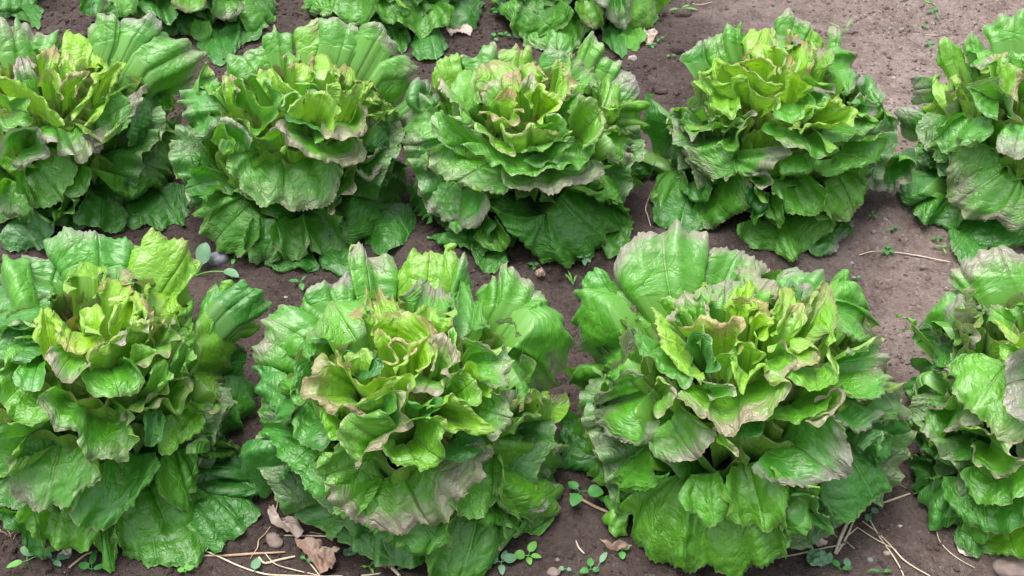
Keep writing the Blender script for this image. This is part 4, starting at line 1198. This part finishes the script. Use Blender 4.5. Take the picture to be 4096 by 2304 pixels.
stone(2230, 2240, 26, 0.8, M_STONE, 'pebble', 'little brown pebble right of the pale seedling leaves at the bottom edge', 'pebble', 'pebbles on the bare soil', seed=17)
stone(1143, 1190, 20, 0.8, M_STONEPALE, 'pebble', 'pale pebble on dark soil between the leftmost two front row lettuces', 'pebble', 'pebbles on the bare soil', seed=18)
stone(2730, 60, 70, 0.6, M_CLOD, 'soil_clod', 'purplish clod right of the last lettuce of the back row, at the top edge', 'soil clod', 'clods of soil', seed=19)
stone(2700, 205, 80, 0.6, M_CLOD, 'soil_clod', 'broad clod of soil left of the tall narrow lettuce', 'soil clod', 'clods of soil', seed=20)
stone(2530, 238, 44, 0.9, M_STONEPALE, 'stone', 'tan stone tucked under the last lettuce of the back row', 'stone', seed=21)
stone(2645, 365, 60, 0.4, M_CLOD, 'soil_clod', 'pale crusty clod between the middle lettuces at the lower left of the tall one', 'soil clod', 'clods of soil', seed=22)
stone(2235, 1120, 34, 0.8, M_CLOD, 'soil_clod', 'small soil clod in the gap behind the largest lettuce', 'soil clod', 'clods of soil', seed=23)
stone(3225, 2000, 60, 0.5, M_CLOD, 'soil_clod', 'reddish clod beside the right foot of the largest lettuce', 'soil clod', 'clods of soil', seed=24)
stone(3700, 905, 36, 0.7, M_CLOD, 'soil_clod', 'dark clod just above the seedlings near the right middle lettuce', 'soil clod', 'clods of soil', seed=25)

# ------------------------------------------------------------------ straw, twigs
def tube(pts, rad, name, mat, label=None, cat=None, parent=None, group=None, n=6, flat=0.7, lift=0.0):
    P = []
    for q in pts:
        if len(q) == 3: px, py, h = q
        else: (px, py), h = q, 0.0
        P.append(on_ground(px, py, 0.002 + h + lift))
    C, L = catmull(np.array(P), max(8, int(len(P) * 7)))
    T = np.gradient(C, axis=0); T /= np.linalg.norm(T, axis=1, keepdims=True)
    up = np.array([0, 0, 1.0])
    Sd = np.cross(T, up); Sd /= np.linalg.norm(Sd, axis=1, keepdims=True) + 1e-9
    Nn = np.cross(Sd, T)
    th = np.linspace(0, 2 * math.pi, n, endpoint=False)
    u = np.linspace(0, 1, len(C))
    r = 0.78 * rad * (0.75 + 0.25 * np.sin(u * 3.1)) * (1 + 0.12 * n1(u * 9, 4))
    V = C[:, None] + Sd[:, None] * (np.cos(th)[None, :] * r[:, None])[..., None] + Nn[:, None] * (np.sin(th)[None, :] * r[:, None] * flat)[..., None]
    m = len(C)
    f = [(i * n + j, i * n + (j + 1) % n, (i + 1) * n + (j + 1) % n, (i + 1) * n + j) for i in range(m - 1) for j in range(n)]
    o = mesh_obj(name, V.reshape(-1, 3), np.array(f), mat, parent)
    if label: tag(o, label, cat, group)
    return o
GS = 'dry straws on the soil'
tube([(780, 2190), (850, 2215), (960, 2265), (1060, 2296), (1150, 2302), (1300, 2306), (1470, 2300), (1600, 2275), (1690, 2235), (1770, 2155, 0.02)], 0.0016, 'straw', M_STRAW, 'long pale straw arching along the bottom edge towards the centre lettuce', 'straw', group=GS)
tube([(1085, 2140), (1180, 2142), (1290, 2144), (1400, 2148), (1500, 2140)], 0.0016, 'straw', M_STRAW, 'straight pale straw crossing over the dry curled leaf', 'straw', group=GS)
tube([(1240, 2128), (1330, 2142), (1430, 2152), (1500, 2168), (1525, 2192)], 0.0008, 'straw', M_STRAW, 'thin straw ending in wispy tips right of the dry leaf', 'straw', group=GS)
tube([(1312, 2140), (1318, 2120, 0.006), (1345, 2115, 0.008), (1362, 2136)], 0.0009, 'straw', M_STRAW, 'small looped straw standing on the straight straw by the dry leaf', 'straw', group=GS)
tube([(790, 2222), (900, 2222), (1000, 2215), (1070, 2212), (1140, 2208)], 0.0022, 'straw', M_TWIG, 'tan stick running level left of the dry leaf at the bottom', 'straw', group=GS)
tube([(1035, 2228), (1060, 2252), (1120, 2238), (1180, 2225)], 0.0022, 'straw', M_STRAW, 'bent white straw below the brown oval stone', 'straw', group=GS)
tube([(1060, 2212), (1100, 2255), (1180, 2280), (1270, 2300)], 0.0009, 'straw', M_STRAW, 'forked thin straw below the bent white one', 'straw', group=GS)
tube([(1218, 2232), (1250, 2265), (1280, 2304)], 0.0012, 'straw', M_STRAW, 'greenish tan straw slanting beside the crumpled brown leaf', 'straw', group=GS)
tube([(1112, 1992), (1108, 2025), (1100, 2055)], 0.0012, 'straw', M_STRAW, 'short upright straw behind the dry curled leaf', 'straw', group=GS)
tube([(1000, 2235), (1030, 2190), (1035, 2160), (1060, 2135), (1082, 2105)], 0.0010, 'root_strand', M_TWIG, 'brown wiry root strand left of the brown oval stone', 'root')
tube([(1520, 2235), (1560, 2262), (1600, 2304)], 0.0030, 'straw', M_STRAW, 'broad split straw at the bottom below the centre lettuce', 'straw', group=GS)
tube([(2280, 1975), (2330, 2000), (2390, 2030), (2465, 2062)], 0.0028, 'twig', M_TWIG, 'grey brown twig poking out below the round weed leaves', 'twig')
tube([(2304, 2163), (2315, 2190), (2337, 2214)], 0.0013, 'straw', M_STRAW, 'white sliver of straw alone on dark soil', 'straw', group=GS)
tube([(2592, 720, 0.03), (2625, 640, 0.10)], 0.0007, 'straw', M_STRAW, 'fine stalk leaning up between the two central middle lettuces', 'straw', group=GS)
tube([(2635, 720, 0.05), (2605, 770, 0.02), (2583, 830), (2590, 860), (2603, 905)], 0.0012, 'straw', M_STRAW, 'pale kinked straw hanging between the middle lettuces over dark soil', 'straw', group=GS)
tube([(3435, 1020), (3500, 1005), (3590, 1010), (3690, 1026), (3800, 1048)], 0.0014, 'straw', M_STRAW, 'long pale straw lying across the bare soil above the silvery right lettuce', 'straw', group=GS)
tube([(3700, 139), (3755, 141)], 0.0016, 'straw', M_STRAW, 'short stub of pale straw on the bare soil at the top right', 'straw', group=GS)
tube([(3515, 2017), (3570, 1998), (3640, 1974)], 0.0018, 'straw', M_STRAW, 'lone pale straw beside the right front lettuce', 'straw', group=GS)
tube([(3450, 2085), (3510, 2130), (3570, 2190), (3610, 2235), (3660, 2270), (3720, 2304)], 0.0014, 'straw', M_STRAW, 'longest of the crossing straws running to the bottom edge', 'straw', group=GS)
tube([(3480, 2080), (3520, 2150), (3570, 2220), (3600, 2270), (3615, 2304)], 0.0013, 'straw', M_STRAW, 'yellowish straw crossing under the longest one', 'straw', group=GS)
tube([(3430, 2110), (3500, 2155), (3585, 2200)], 0.0011, 'straw', M_STRAW, 'straw ending in a dry seed head among the crossing straws', 'straw', group=GS)
tube([(3398, 2068), (3380, 2110), (3362, 2150), (3340, 2215)], 0.0030, 'straw', M_STRAW, 'thick pale straw stem in the bundle by the largest lettuce', 'straw', group=GS)
tube([(3420, 2070), (3385, 2150), (3345, 2218)], 0.0016, 'straw', M_STRAW, 'thin straw next to the thick one in the bundle', 'straw', group=GS)
tube([(3430, 2110), (3405, 2130), (3378, 2152)], 0.0012, 'straw', M_STRAW, 'short brown straw bridging the bundle', 'straw', group=GS)
tube([(3120, 2228), (3190, 2216), (3280, 2195), (3380, 2176)], 0.0016, 'straw', M_STRAW, 'straight straw slanting out from under the largest lettuce', 'straw', group=GS)
tube([(3375, 2158), (3395, 2175), (3418, 2195)], 0.0008, 'straw', M_STRAW, 'tiny straw splinter beside the bundle', 'straw', group=GS)
tube([(3745, 2120), (3760, 2165), (3800, 2210), (3850, 2245), (3900, 2272)], 0.0008, 'straw', M_STRAW, 'fine curved straw in the gap below the right front lettuce', 'straw', group=GS)
tube([(3555, 1925), (3600, 1940), (3625, 1952)], 0.0008, 'straw', M_TWIG, 'thin reddish rootlet above the lone straw', 'straw', group=GS)
tube([(2760, 12), (2800, 18), (2850, 8)], 0.0010, 'straw', M_STRAW, 'thin yellow straw on the soil at the top edge', 'straw', group=GS)
tube([(255, 2290), (300, 2250), (350, 2215), (390, 2205)], 0.0022, 'twig', M_TWIG, 'brown twig under the left front lettuce', 'twig')
tube([(170, 2225), (200, 2200), (226, 2183)], 0.0020, 'straw', M_STRAW, 'short pale straw under the left edge lettuce', 'straw', group=GS)
rs = np.random.RandomState(77)
RV, RF = [], []
for i in range(34):
    p = on_ground(rs.uniform(-40, 90), rs.uniform(1980, 2180), 0.002)
    an = rs.uniform(0, 6.28)
    ring = np.linspace(0, 2 * math.pi, 5)[:-1]
    off = sum(len(v) for v in RV)
    vs = []
    for k in range(9):
        an += rs.uniform(-0.6, 0.6)
        p = p + np.array([math.cos(an), math.sin(an), 0]) * 0.0035
        z = float(ground_z(p[0], p[1])) + 0.0012 + 0.003 * math.sin(k * 0.8)
        for q in ring:
            vs.append((p[0] - math.sin(an) * math.cos(q) * 0.0005, p[1] + math.cos(an) * math.cos(q) * 0.0005, z + math.sin(q) * 0.0005))
    RV.append(np.array(vs))
    RF += [(off + a * 4 + b, off + a * 4 + (b + 1) % 4, off + (a + 1) * 4 + (b + 1) % 4, off + (a + 1) * 4 + b) for a in range(8) for b in range(4)]
tag(mesh_obj('rootlets', np.vstack(RV), np.array(RF), M_TWIG), 'fine tangled brown rootlets on the soil at the lower left edge', 'rootlets', kind='stuff')

# ------------------------------------------------------------------ dry leaves
def sheet(rim, basepx, mat, name, label, cat, lift, seed, crumple=0.006, parent=None):
    rs = np.random.RandomState(seed)
    R = np.array([on_ground(x, y, h) for x, y, h in rim])
    ns, nt = 60, 14
    RR, L = catmull(np.vstack([R, R[:1]]), ns)
    B = on_ground(basepx[0], basepx[1], lift)
    t = np.linspace(0, 1, nt)[None, :, None]
    RR = RR + (RR - B) * (0.10 * n1(np.arange(ns) * 0.9, seed))[:, None]
    G = B * (1 - t) + RR[:, None] * t
    X = G[..., 0] * 70; Y = G[..., 1] * 70
    z = crumple * (vnoise(X, Y, seed) + np.abs(vnoise(X * 2.3, Y * 2.3, seed + 1)) + 0.4 * vnoise(X * 5, Y * 5, seed + 2)) 
    G[..., 2] += z
    G[..., 2] = np.maximum(G[..., 2], ground_z(G[..., 0], G[..., 1]) + 0.0015)
    o = mesh_obj(name, G.reshape(-1, 3), grid_faces(ns, nt), mat, parent)
    if label: tag(o, label, cat)
    return o
sheet([(1075, 2010, .03), (1095, 2020, .03), (1103, 2065, .018), (1150, 2068, .014), (1190, 2092, .012), (1215, 2125, .01), (1192, 2155, .008), (1160, 2140, .006), (1110, 2115, .008), (1085, 2095, .012), (1072, 2050, .022)], (1125, 2090), M_DRYPALE, 'dry_leaf', 'pale withered leaf with a curled up stalk lying on the soil', 'dry leaf', 0.018, 3, 0.010)
sheet([(1180, 2165, .01), (1215, 2148, .014), (1285, 2165, .012), (1290, 2190, .01), (1345, 2190, .012), (1365, 2205, .01), (1340, 2225, .006), (1345, 2255, .006), (1320, 2285, .006), (1285, 2300, .004), (1260, 2265, .004), (1225, 2215, .006), (1190, 2185, .006)], (1262, 2215), M_DRY, 'dry_leaf', 'crumpled reddish brown withered leaf at the bottom edge', 'dry leaf', 0.012, 6, 0.012)
sheet([(1455, 2175, .006), (1480, 2160, .01), (1530, 2185, .006), (1500, 2205, .004), (1465, 2215, .004)], (1490, 2188), M_DRYPALE, 'dry_leaf', 'greyish papery leaf scrap right of the crumpled brown one', 'dry leaf', 0.008, 9, 0.008)
sheet([(1375, 2195, .004), (1410, 2190, .006), (1435, 2205, .004), (1410, 2222, .003), (1375, 2218, .003)], (1405, 2206), M_WEEDPALE, 'fallen_leaf', 'dull green oval leaf flat on the soil right of the crumpled one', 'fallen leaf', 0.005, 10, 0.004)
sheet([(1525, 2240, .006), (1590, 2235, .01), (1590, 2260, .006), (1550, 2275, .004), (1530, 2262, .004)], (1560, 2252), M_DRY, 'dry_leaf', 'small brown shrivelled leaf under the centre lettuce', 'dry leaf', 0.008, 12, 0.01)
sheet([(3215, 2145, .01), (3260, 2150, .012), (3305, 2165, .01), (3300, 2185, .006), (3250, 2180, .006)], (3262, 2166), M_DRYPALE, 'dry_leaf', 'pale dry leaf scrap under the right foot of the largest lettuce', 'dry leaf', 0.01, 15, 0.01)
sheet([(3235, 2200, .008), (3270, 2205, .01), (3330, 2235, .006), (3290, 2262, .004), (3240, 2262, .004), (3225, 2235, .005)], (3270, 2232), M_WEEDPALE, 'fallen_leaf', 'wilted grey green leaf below the largest lettuce by the straw bundle', 'fallen leaf', 0.008, 18, 0.012)
sheet([(3825, 2185, .004), (3880, 2190, .006), (3925, 2215, .004), (3900, 2225, .003), (3860, 2222, .003), (3835, 2205, .003)], (3875, 2207), M_DRYPALE, 'fallen_leaf', 'pale beige leaf edge flat on the soil under the right front lettuce', 'fallen leaf', 0.005, 21, 0.004)
sheet([(2575, 120, .01), (2600, 118, .02), (2630, 130, .015), (2620, 150, .01), (2600, 175, .006), (2580, 160, .006)], (2602, 142), M_DRYPALE, 'dry_leaf', 'tan curled dry leaf beside the last lettuce of the back row', 'dry leaf', 0.014, 24, 0.01)
sheet([(1785, 110, .008), (1840, 100, .01), (1885, 108, .01), (1880, 135, .006), (1830, 135, .005), (1805, 145, .004)], (1835, 120), M_DRYPALE, 'dry_leaf', 'pale dry leaf on dark soil between the back row lettuces', 'dry leaf', 0.01, 27, 0.008)
sheet([(2140, 1088, .008), (2170, 1075, .01), (2180, 1105, .006), (2150, 1115, .004)], (2160, 1096), M_DRY, 'dry_leaf', 'small brown dry leaf in the gap below the nested middle lettuce', 'dry leaf', 0.01, 30, 0.01)
sheet([(2395, 2165, .01), (2425, 2170, .012), (2445, 2185, .01), (2480, 2160, .02), (2500, 2175, .012), (2530, 2180, .008), (2480, 2205, .005), (2440, 2205, .004)], (2455, 2188), M_DRY, 'dry_leaf', 'crinkled dry leaf at the left foot of the largest lettuce', 'dry leaf', 0.01, 33, 0.008)
sheet([(250, 2205, .008), (262, 2190, .01), (285, 2195, .01), (280, 2228, .006), (258, 2236, .004), (225, 2230, .004)], (255, 2215), M_DRYPALE, 'fallen_leaf', 'faded beige leaf tip under the left edge lettuce', 'fallen leaf', 0.008, 36, 0.006)

# ------------------------------------------------------------------ weeds
def blade(c, direction, length, width, tilt, mat, parent, name='leaf', roundness=0.5, cup=0.15, seed=0):
    """a small weed leaf: c = attachment, direction = bearing, tilt = rise angle"""
    ns, nt = 9, 11
    t = np.linspace(0, 1, nt)[None, :]
    s = np.linspace(-1, 1, ns)[:, None]
    w = width * 0.5 * np.clip(np.sin(np.clip(t, 0, 1) ** roundness * math.pi), 0, 1) ** 0.65
    x = s * w
    y = t * length * np.ones_like(s)
    z = cup * (np.abs(s) ** 1.6) * w + y * math.sin(tilt) - (t ** 2) * length * 0.22 + 0.0 * s
    y = y * math.cos(tilt)
    z = z + 0.03 * length * vnoise(s * 2 + seed, t * 4 + s * 0, seed)
    cd, sdn = math.cos(direction), math.sin(direction)
    X = c[0] + y * cd - x * sdn
    Y = c[1] + y * sdn + x * cd
    G = np.stack([X, Y, c[2] + z], -1)
    G[..., 2] = np.maximum(G[..., 2], ground_z(G[..., 0], G[..., 1]) + 0.001)
    return mesh_obj(name, G.reshape(-1, 3), grid_faces(ns, nt), mat, parent)

def stem3(a, b, r, mat, parent, name='stem', sag=0.0):
    a = np.asarray(a, float); b = np.asarray(b, float)
    m = 7; n = 5
    u = np.linspace(0, 1, m)[:, None]
    C = a * (1 - u) + b * u + np.array([0, 0, 1.0]) * sag * np.sin(u * math.pi)
    T = b - a; T /= np.linalg.norm(T) + 1e-9
    Sd = np.cross(T, [0.3, 0.2, 0.9]); Sd /= np.linalg.norm(Sd) + 1e-9
    Nn = np.cross(Sd, T)
    th = np.linspace(0, 2 * math.pi, n, endpoint=False)
    V = C[:, None] + (Sd * np.cos(th)[:, None] + Nn * np.sin(th)[:, None])[None] * r
    f = [(i * n + j, i * n + (j + 1) % n, (i + 1) * n + (j + 1) % n, (i + 1) * n + j) for i in range(m - 1) for j in range(n)]
    return mesh_obj(name, V.reshape(-1, 3), np.array(f), mat, parent)

def weed(px, py, leaves, label, mat=None, name='seedling', cat='seedling', group='weed seedlings between the lettuces', h=0.006):
    """leaves: (dx, dy, len_px, width_px, roundness) with dx, dy the direction in the photo"""
    mat = mat or M_WEED
    p = on_ground(px, py)
    root = empty(name, p)
    tag(root, label, cat, group)
    sc = 0.9 * np.linalg.norm(p - CAM) / F_PX
    top = p + np.array([0, 0, h])
    stem3(p - np.array([0, 0, 0.002]), top, 0.0007, mat, root)
    for i, lf in enumerate(leaves):
        dx, dy, ln, wd = lf[:4]; rd = lf[4] if len(lf) > 4 else 0.75
        wx, wy = dx, -dy / math.sin(PITCH)
        ang = math.atan2(wy, wx)
        wl = math.hypot(wx, wy) / (math.hypot(dx, dy) + 1e-9)
        off = lf[5] if len(lf) > 5 else 0.25
        ll = ln * sc * min(wl, 1.35)
        st = top + np.array([math.cos(ang), math.sin(ang), 0.15]) * ll * off
        stem3(top, st, 0.0005, mat, root, name='leaf_stalk')
        blade(st, ang, ll, wd * sc, 0.18, mat, root, roundness=rd, seed=int(px) + i)
    return root

weed(2318, 2040 - 50, [(-1, -.7, 48, 42), (-.6, .9, 55, 55), (1.2, 0.1, 72, 70, .75, .45)], 'bright green weed with three round leaves between the centre and largest lettuces', h=0.012)
weed(2005, 2262, [(-1, -.2, 52, 46), (.6, -1, 40, 26), (.9, -.25, 58, 50), (.1, .8, 40, 30)], 'dull green seedling at the foot of the centre lettuce, left of the yellow green one', M_WEEDPALE)
weed(2112, 2235, [(-1, 0, 52, 50), (.6, -.9, 50, 38), (1, .1, 48, 26), (.2, .7, 30, 26)], 'yellow green seedling with a round leaf, below the knobbly clod', M_GRASS)
weed(2485, 2212, [(-.7, -.6, 34, 26), (.9, -.3, 36, 28), (0, .5, 30, 30)], 'cup shaped green seedling at the left foot of the largest lettuce')
weed(2262, 2288, [(-1, 0, 26, 24), (1, .2, 20, 20)], 'tiny pale seedling at the bottom edge right of the pink stone', M_WEEDPALE)
weed(2362, 2290, [(-.9, .2, 40, 34), (0, -1, 36, 30), (.9, .1, 30, 26)], 'three leaved seedling at the bottom edge below the white sliver')
weed(2384, 2290, [(.9, -1, 52, 26, .8, .5)], 'single spotted pale leaf right of the three leaved seedling', M_WEEDPALE)
weed(120, 2268, [(-.4, -1, 100, 24, 1.0), (-1, .3, 60, 30), (1, -.35, 140, 34, .9)], 'long leaved bright green weed in the bottom left corner', M_GRASS, h=0.012)
weed(168, 2240, [(-1, -.3, 80, 52), (.9, -.6, 50, 30), (1, .2, 20, 24)], 'grey green clump of oval leaves above the long leaved weed', M_WEEDPALE)
weed(215, 2252, [(.9, -.2, 60, 34), (.9, .4, 40, 24), (-.6, -.4, 34, 20)], 'small oval leaved weed between the long leaved one and the spatula leaved one', M_WEEDPALE)
weed(370, 2290, [(-1, -.3, 48, 36), (-.2, -1, 58, 28), (1, -.2, 52, 26, .9, .15)], 'fresh seedling with spatula leaves at the bottom under the left lettuce')
weed(745, 2300, [(-.8, -.2, 30, 26), (.8, -.5, 30, 24), (0, -1, 26, 22)], 'small bright seedling at the bottom edge under the left lettuce, furthest right there', M_GRASS)
weed(1022, 2296, [(0, -1, 46, 42, .7, .1)], 'round leaf seedling beside the long straw at the bottom left of the dry leaf', M_WEEDPALE)
weed(1225, 2250, [(-.8, -.3, 22, 18), (.8, .2, 20, 18)], 'tiny green seedling left of the crumpled dry leaf')
weed(1480, 2278, [(-1, .1, 34, 14, 1.), (.8, -.7, 26, 12, 1.), (.7, .8, 28, 12, 1.)], 'narrow leaved seedling right of the crumpled dry leaf', M_GRASS)
weed(1430, 2135, [(-1, -.2, 20, 16), (.9, -.4, 20, 16), (0.4, .7, 16, 14)], 'tiny seedling behind the straight straw')
weed(1400, 2085, [(-.8, 0, 26, 20), (.9, -.6, 22, 16)], 'tiny seedling on dark soil by the purple blushed leaf')
weed(1620, 2275, [(-.5, -1, 30, 18), (.7, -.8, 30, 18), (.9, .4, 26, 18), (-.9, .4, 26, 18)], 'clump of small grey green leaves at the bottom under the centre lettuce', M_WEEDPALE)
weed(3358, 2240 + 50, [(-.6, -.8, 34, 28), (.9, -.1, 40, 22)], 'seedling at the bottom edge right under the wilted leaf')
weed(3385, 2284, [(.3, -1, 36, 30, .7, .1)], 'round leaf seedling at the bottom edge near the straw bundle', M_WEEDPALE)
weed(3525, 2300, [(-1, -.1, 44, 16), (1, -.1, 34, 16)], 'wide two leaved seedling at the bottom edge below the crossing straws', M_WEED)
weed(3475, 2080, [(-.7, .6, 30, 28), (.9, -.4, 32, 30)], 'bluish round leaves where the straws meet the largest lettuce', M_WEEDPALE, h=0.012)
weed(3545, 1012, [(-.9, .2, 24, 18), (.6, -.8, 26, 20), (1, .5, 26, 18), (-.4, .9, 20, 16)], 'green seedling growing over the long pale straw on bare soil')
weed(3742, 965, [(-.8, 0, 20, 16), (.9, -.1, 22, 18), (.1, .8, 14, 12)], 'seedling on bare soil near the right middle lettuce')
weed(3572, 925, [(-.6, .2, 18, 16), (.6, -.4, 18, 14)], 'seedling midway between the pebble and the right middle lettuce')
weed(3487, 872, [(-.6, .2, 16, 12), (.4, -.8, 20, 10), (.8, .6, 16, 12)], 'small seedling beside the tall narrow lettuce, near its right foot')
weed(3765, 1000, [(-.9, -.2, 22, 10), (.9, -.3, 20, 10), (.1, .9, 26, 8)], 'light green spiky seedling left of the silvery front lettuce', M_GRASS)
weed(3425, 1122, [(-.8, 0, 18, 16), (.8, -.2, 14, 12)], 'bluish seedling just behind the largest lettuce on its right', M_WEEDPALE)
weed(3722, 190, [(-.7, -.4, 24, 18), (.7, -.6, 24, 16), (-.5, .8, 26, 10)], 'small green seedling on bare soil left of the right middle lettuce')
weed(3738, 55, [(-.9, 0, 26, 18), (.5, -.9, 22, 18), (-.2, 1, 44, 8, 1.)], 'two leaved seedling on a pale stalk in the bare soil at the top right')
weed(3640, 10, [(-1, -.1, 40, 14, 1.), (1, .35, 80, 10, 1.), (.4, -.4, 30, 14)], 'sprawling light green weed at the top edge on bare soil', M_GRASS)
weed(3700, 120, [(-.4, -.6, 16, 12), (.7, -.5, 16, 12)], 'tiny seedling above the straw stub', M_WEED)
weed(3375, 135, [(.75, -.9, 78, 8, 1.), (.8, -.4, 26, 6, 1.), (-1, -1.0, 60, 6, 1.)], 'thin grass tuft behind the tall narrow lettuce', M_GRASS, name='grass_tuft', cat='grass')
weed(2720, 45, [(1, .1, 60, 14, 1.), (-1, .2, 40, 16, 1.), (.6, -.3, 40, 12, 1.)], 'narrow green leaves beside the last back row lettuce', M_GRASS)
weed(730, 120, [(-1, .2, 40, 30), (.5, -1, 60, 34, .85), (.2, .9, 60, 40), (1, -.5, 40, 26)], 'pale green pointed weed between the left lettuces near the top', M_WEEDPALE, h=0.05)
weed(1978, 160, [(-.3, -1, 26, 22), (.3, .6, 20, 18)], 'dark seedling in the shade between the back row lettuces')
weed(2020, 150, [(-.9, -.2, 28, 22), (.7, .2, 22, 20), (.3, -.8, 20, 16)], 'seedling right of the dark one in the shade between the back lettuces')
weed(2604, 190, [(-.8, 0, 20, 16), (.9, -.3, 22, 16), (.2, .8, 20, 14)], 'uppermost seedling beside the tan dry leaf on the purplish soil')
weed(2640, 165, [(.8, -.4, 18, 14), (-.6, .6, 18, 14)], 'seedling a little right of the tan dry leaf')
weed(2683, 232, [(-.7, .2, 18, 14), (.8, 0, 18, 14)], 'seedling on the broad clod left of the tall narrow lettuce')
weed(1205, 1140, [(-1, -.1, 44, 22, .8), (.4, .9, 36, 24), (.5, -.9, 28, 10)], 'dark green seedling in the gap above the left side of the front centre lettuce')
weed(1235, 1092, [(-.8, -.2, 22, 20), (.6, -.6, 14, 12)], 'tiny seedling under the broad fanned lettuce')
weed(940, 1045, [(0, 1, 26, 18), (0, -.8, 18, 12)], 'small oval leaf seedling right of the dark grey stone')
weed(2135, 1075, [(-.8, -.4, 22, 18), (.8, -.4, 22, 18), (0, .8, 18, 16)], 'seedling in the gap below the nested middle lettuce')
weed(2292, 1150, [(-.7, -1, 50, 8, 1.), (-.3, -1, 60, 8, 1.), (.4, -1, 40, 8, 1.)], 'bright narrow grass blades left of the back of the largest lettuce', M_GRASS, name='grass_tuft', cat='grass')
weed(2335, 1075, [(-.8, -.3, 34, 24), (.7, -.6, 34, 20), (0, .8, 30, 22), (.8, .5, 26, 20)], 'bluish small leaved weed behind the largest lettuce at its left', M_WEEDPALE, h=0.02)
# bindweed beside the dark grey stone
p0 = on_ground(782, 1103); bw = empty('bindweed', p0)
tag(bw, 'bindweed with two broad heart shaped leaves on a yellow stem by the dark grey stone', 'bindweed')
p1 = on_ground(900, 1088, 0.006); p2 = on_ground(808, 1060, 0.012); p3 = on_ground(930, 1112, .004)
stem3(p0, p1, 0.0013, M_GRASS, bw, sag=0.004)
stem3(p1, p3, 0.0008, M_TWIG, bw)
stem3(p0, p2, 0.0010, M_GRASS, bw)
blade(p2, math.atan2(1.5, 0.25), 0.042, 0.024, 0.9, M_WEEDPALE, bw, roundness=.8)
blade(p1 + np.array([0, 0, .004]), math.atan2(-.6, 1.0), 0.028, 0.016, 0.1, M_WEEDPALE, bw, roundness=.75)
blade(p0, math.atan2(.6, -.8), 0.018, 0.016, 0.5, M_WEEDPALE, bw, roundness=.75)
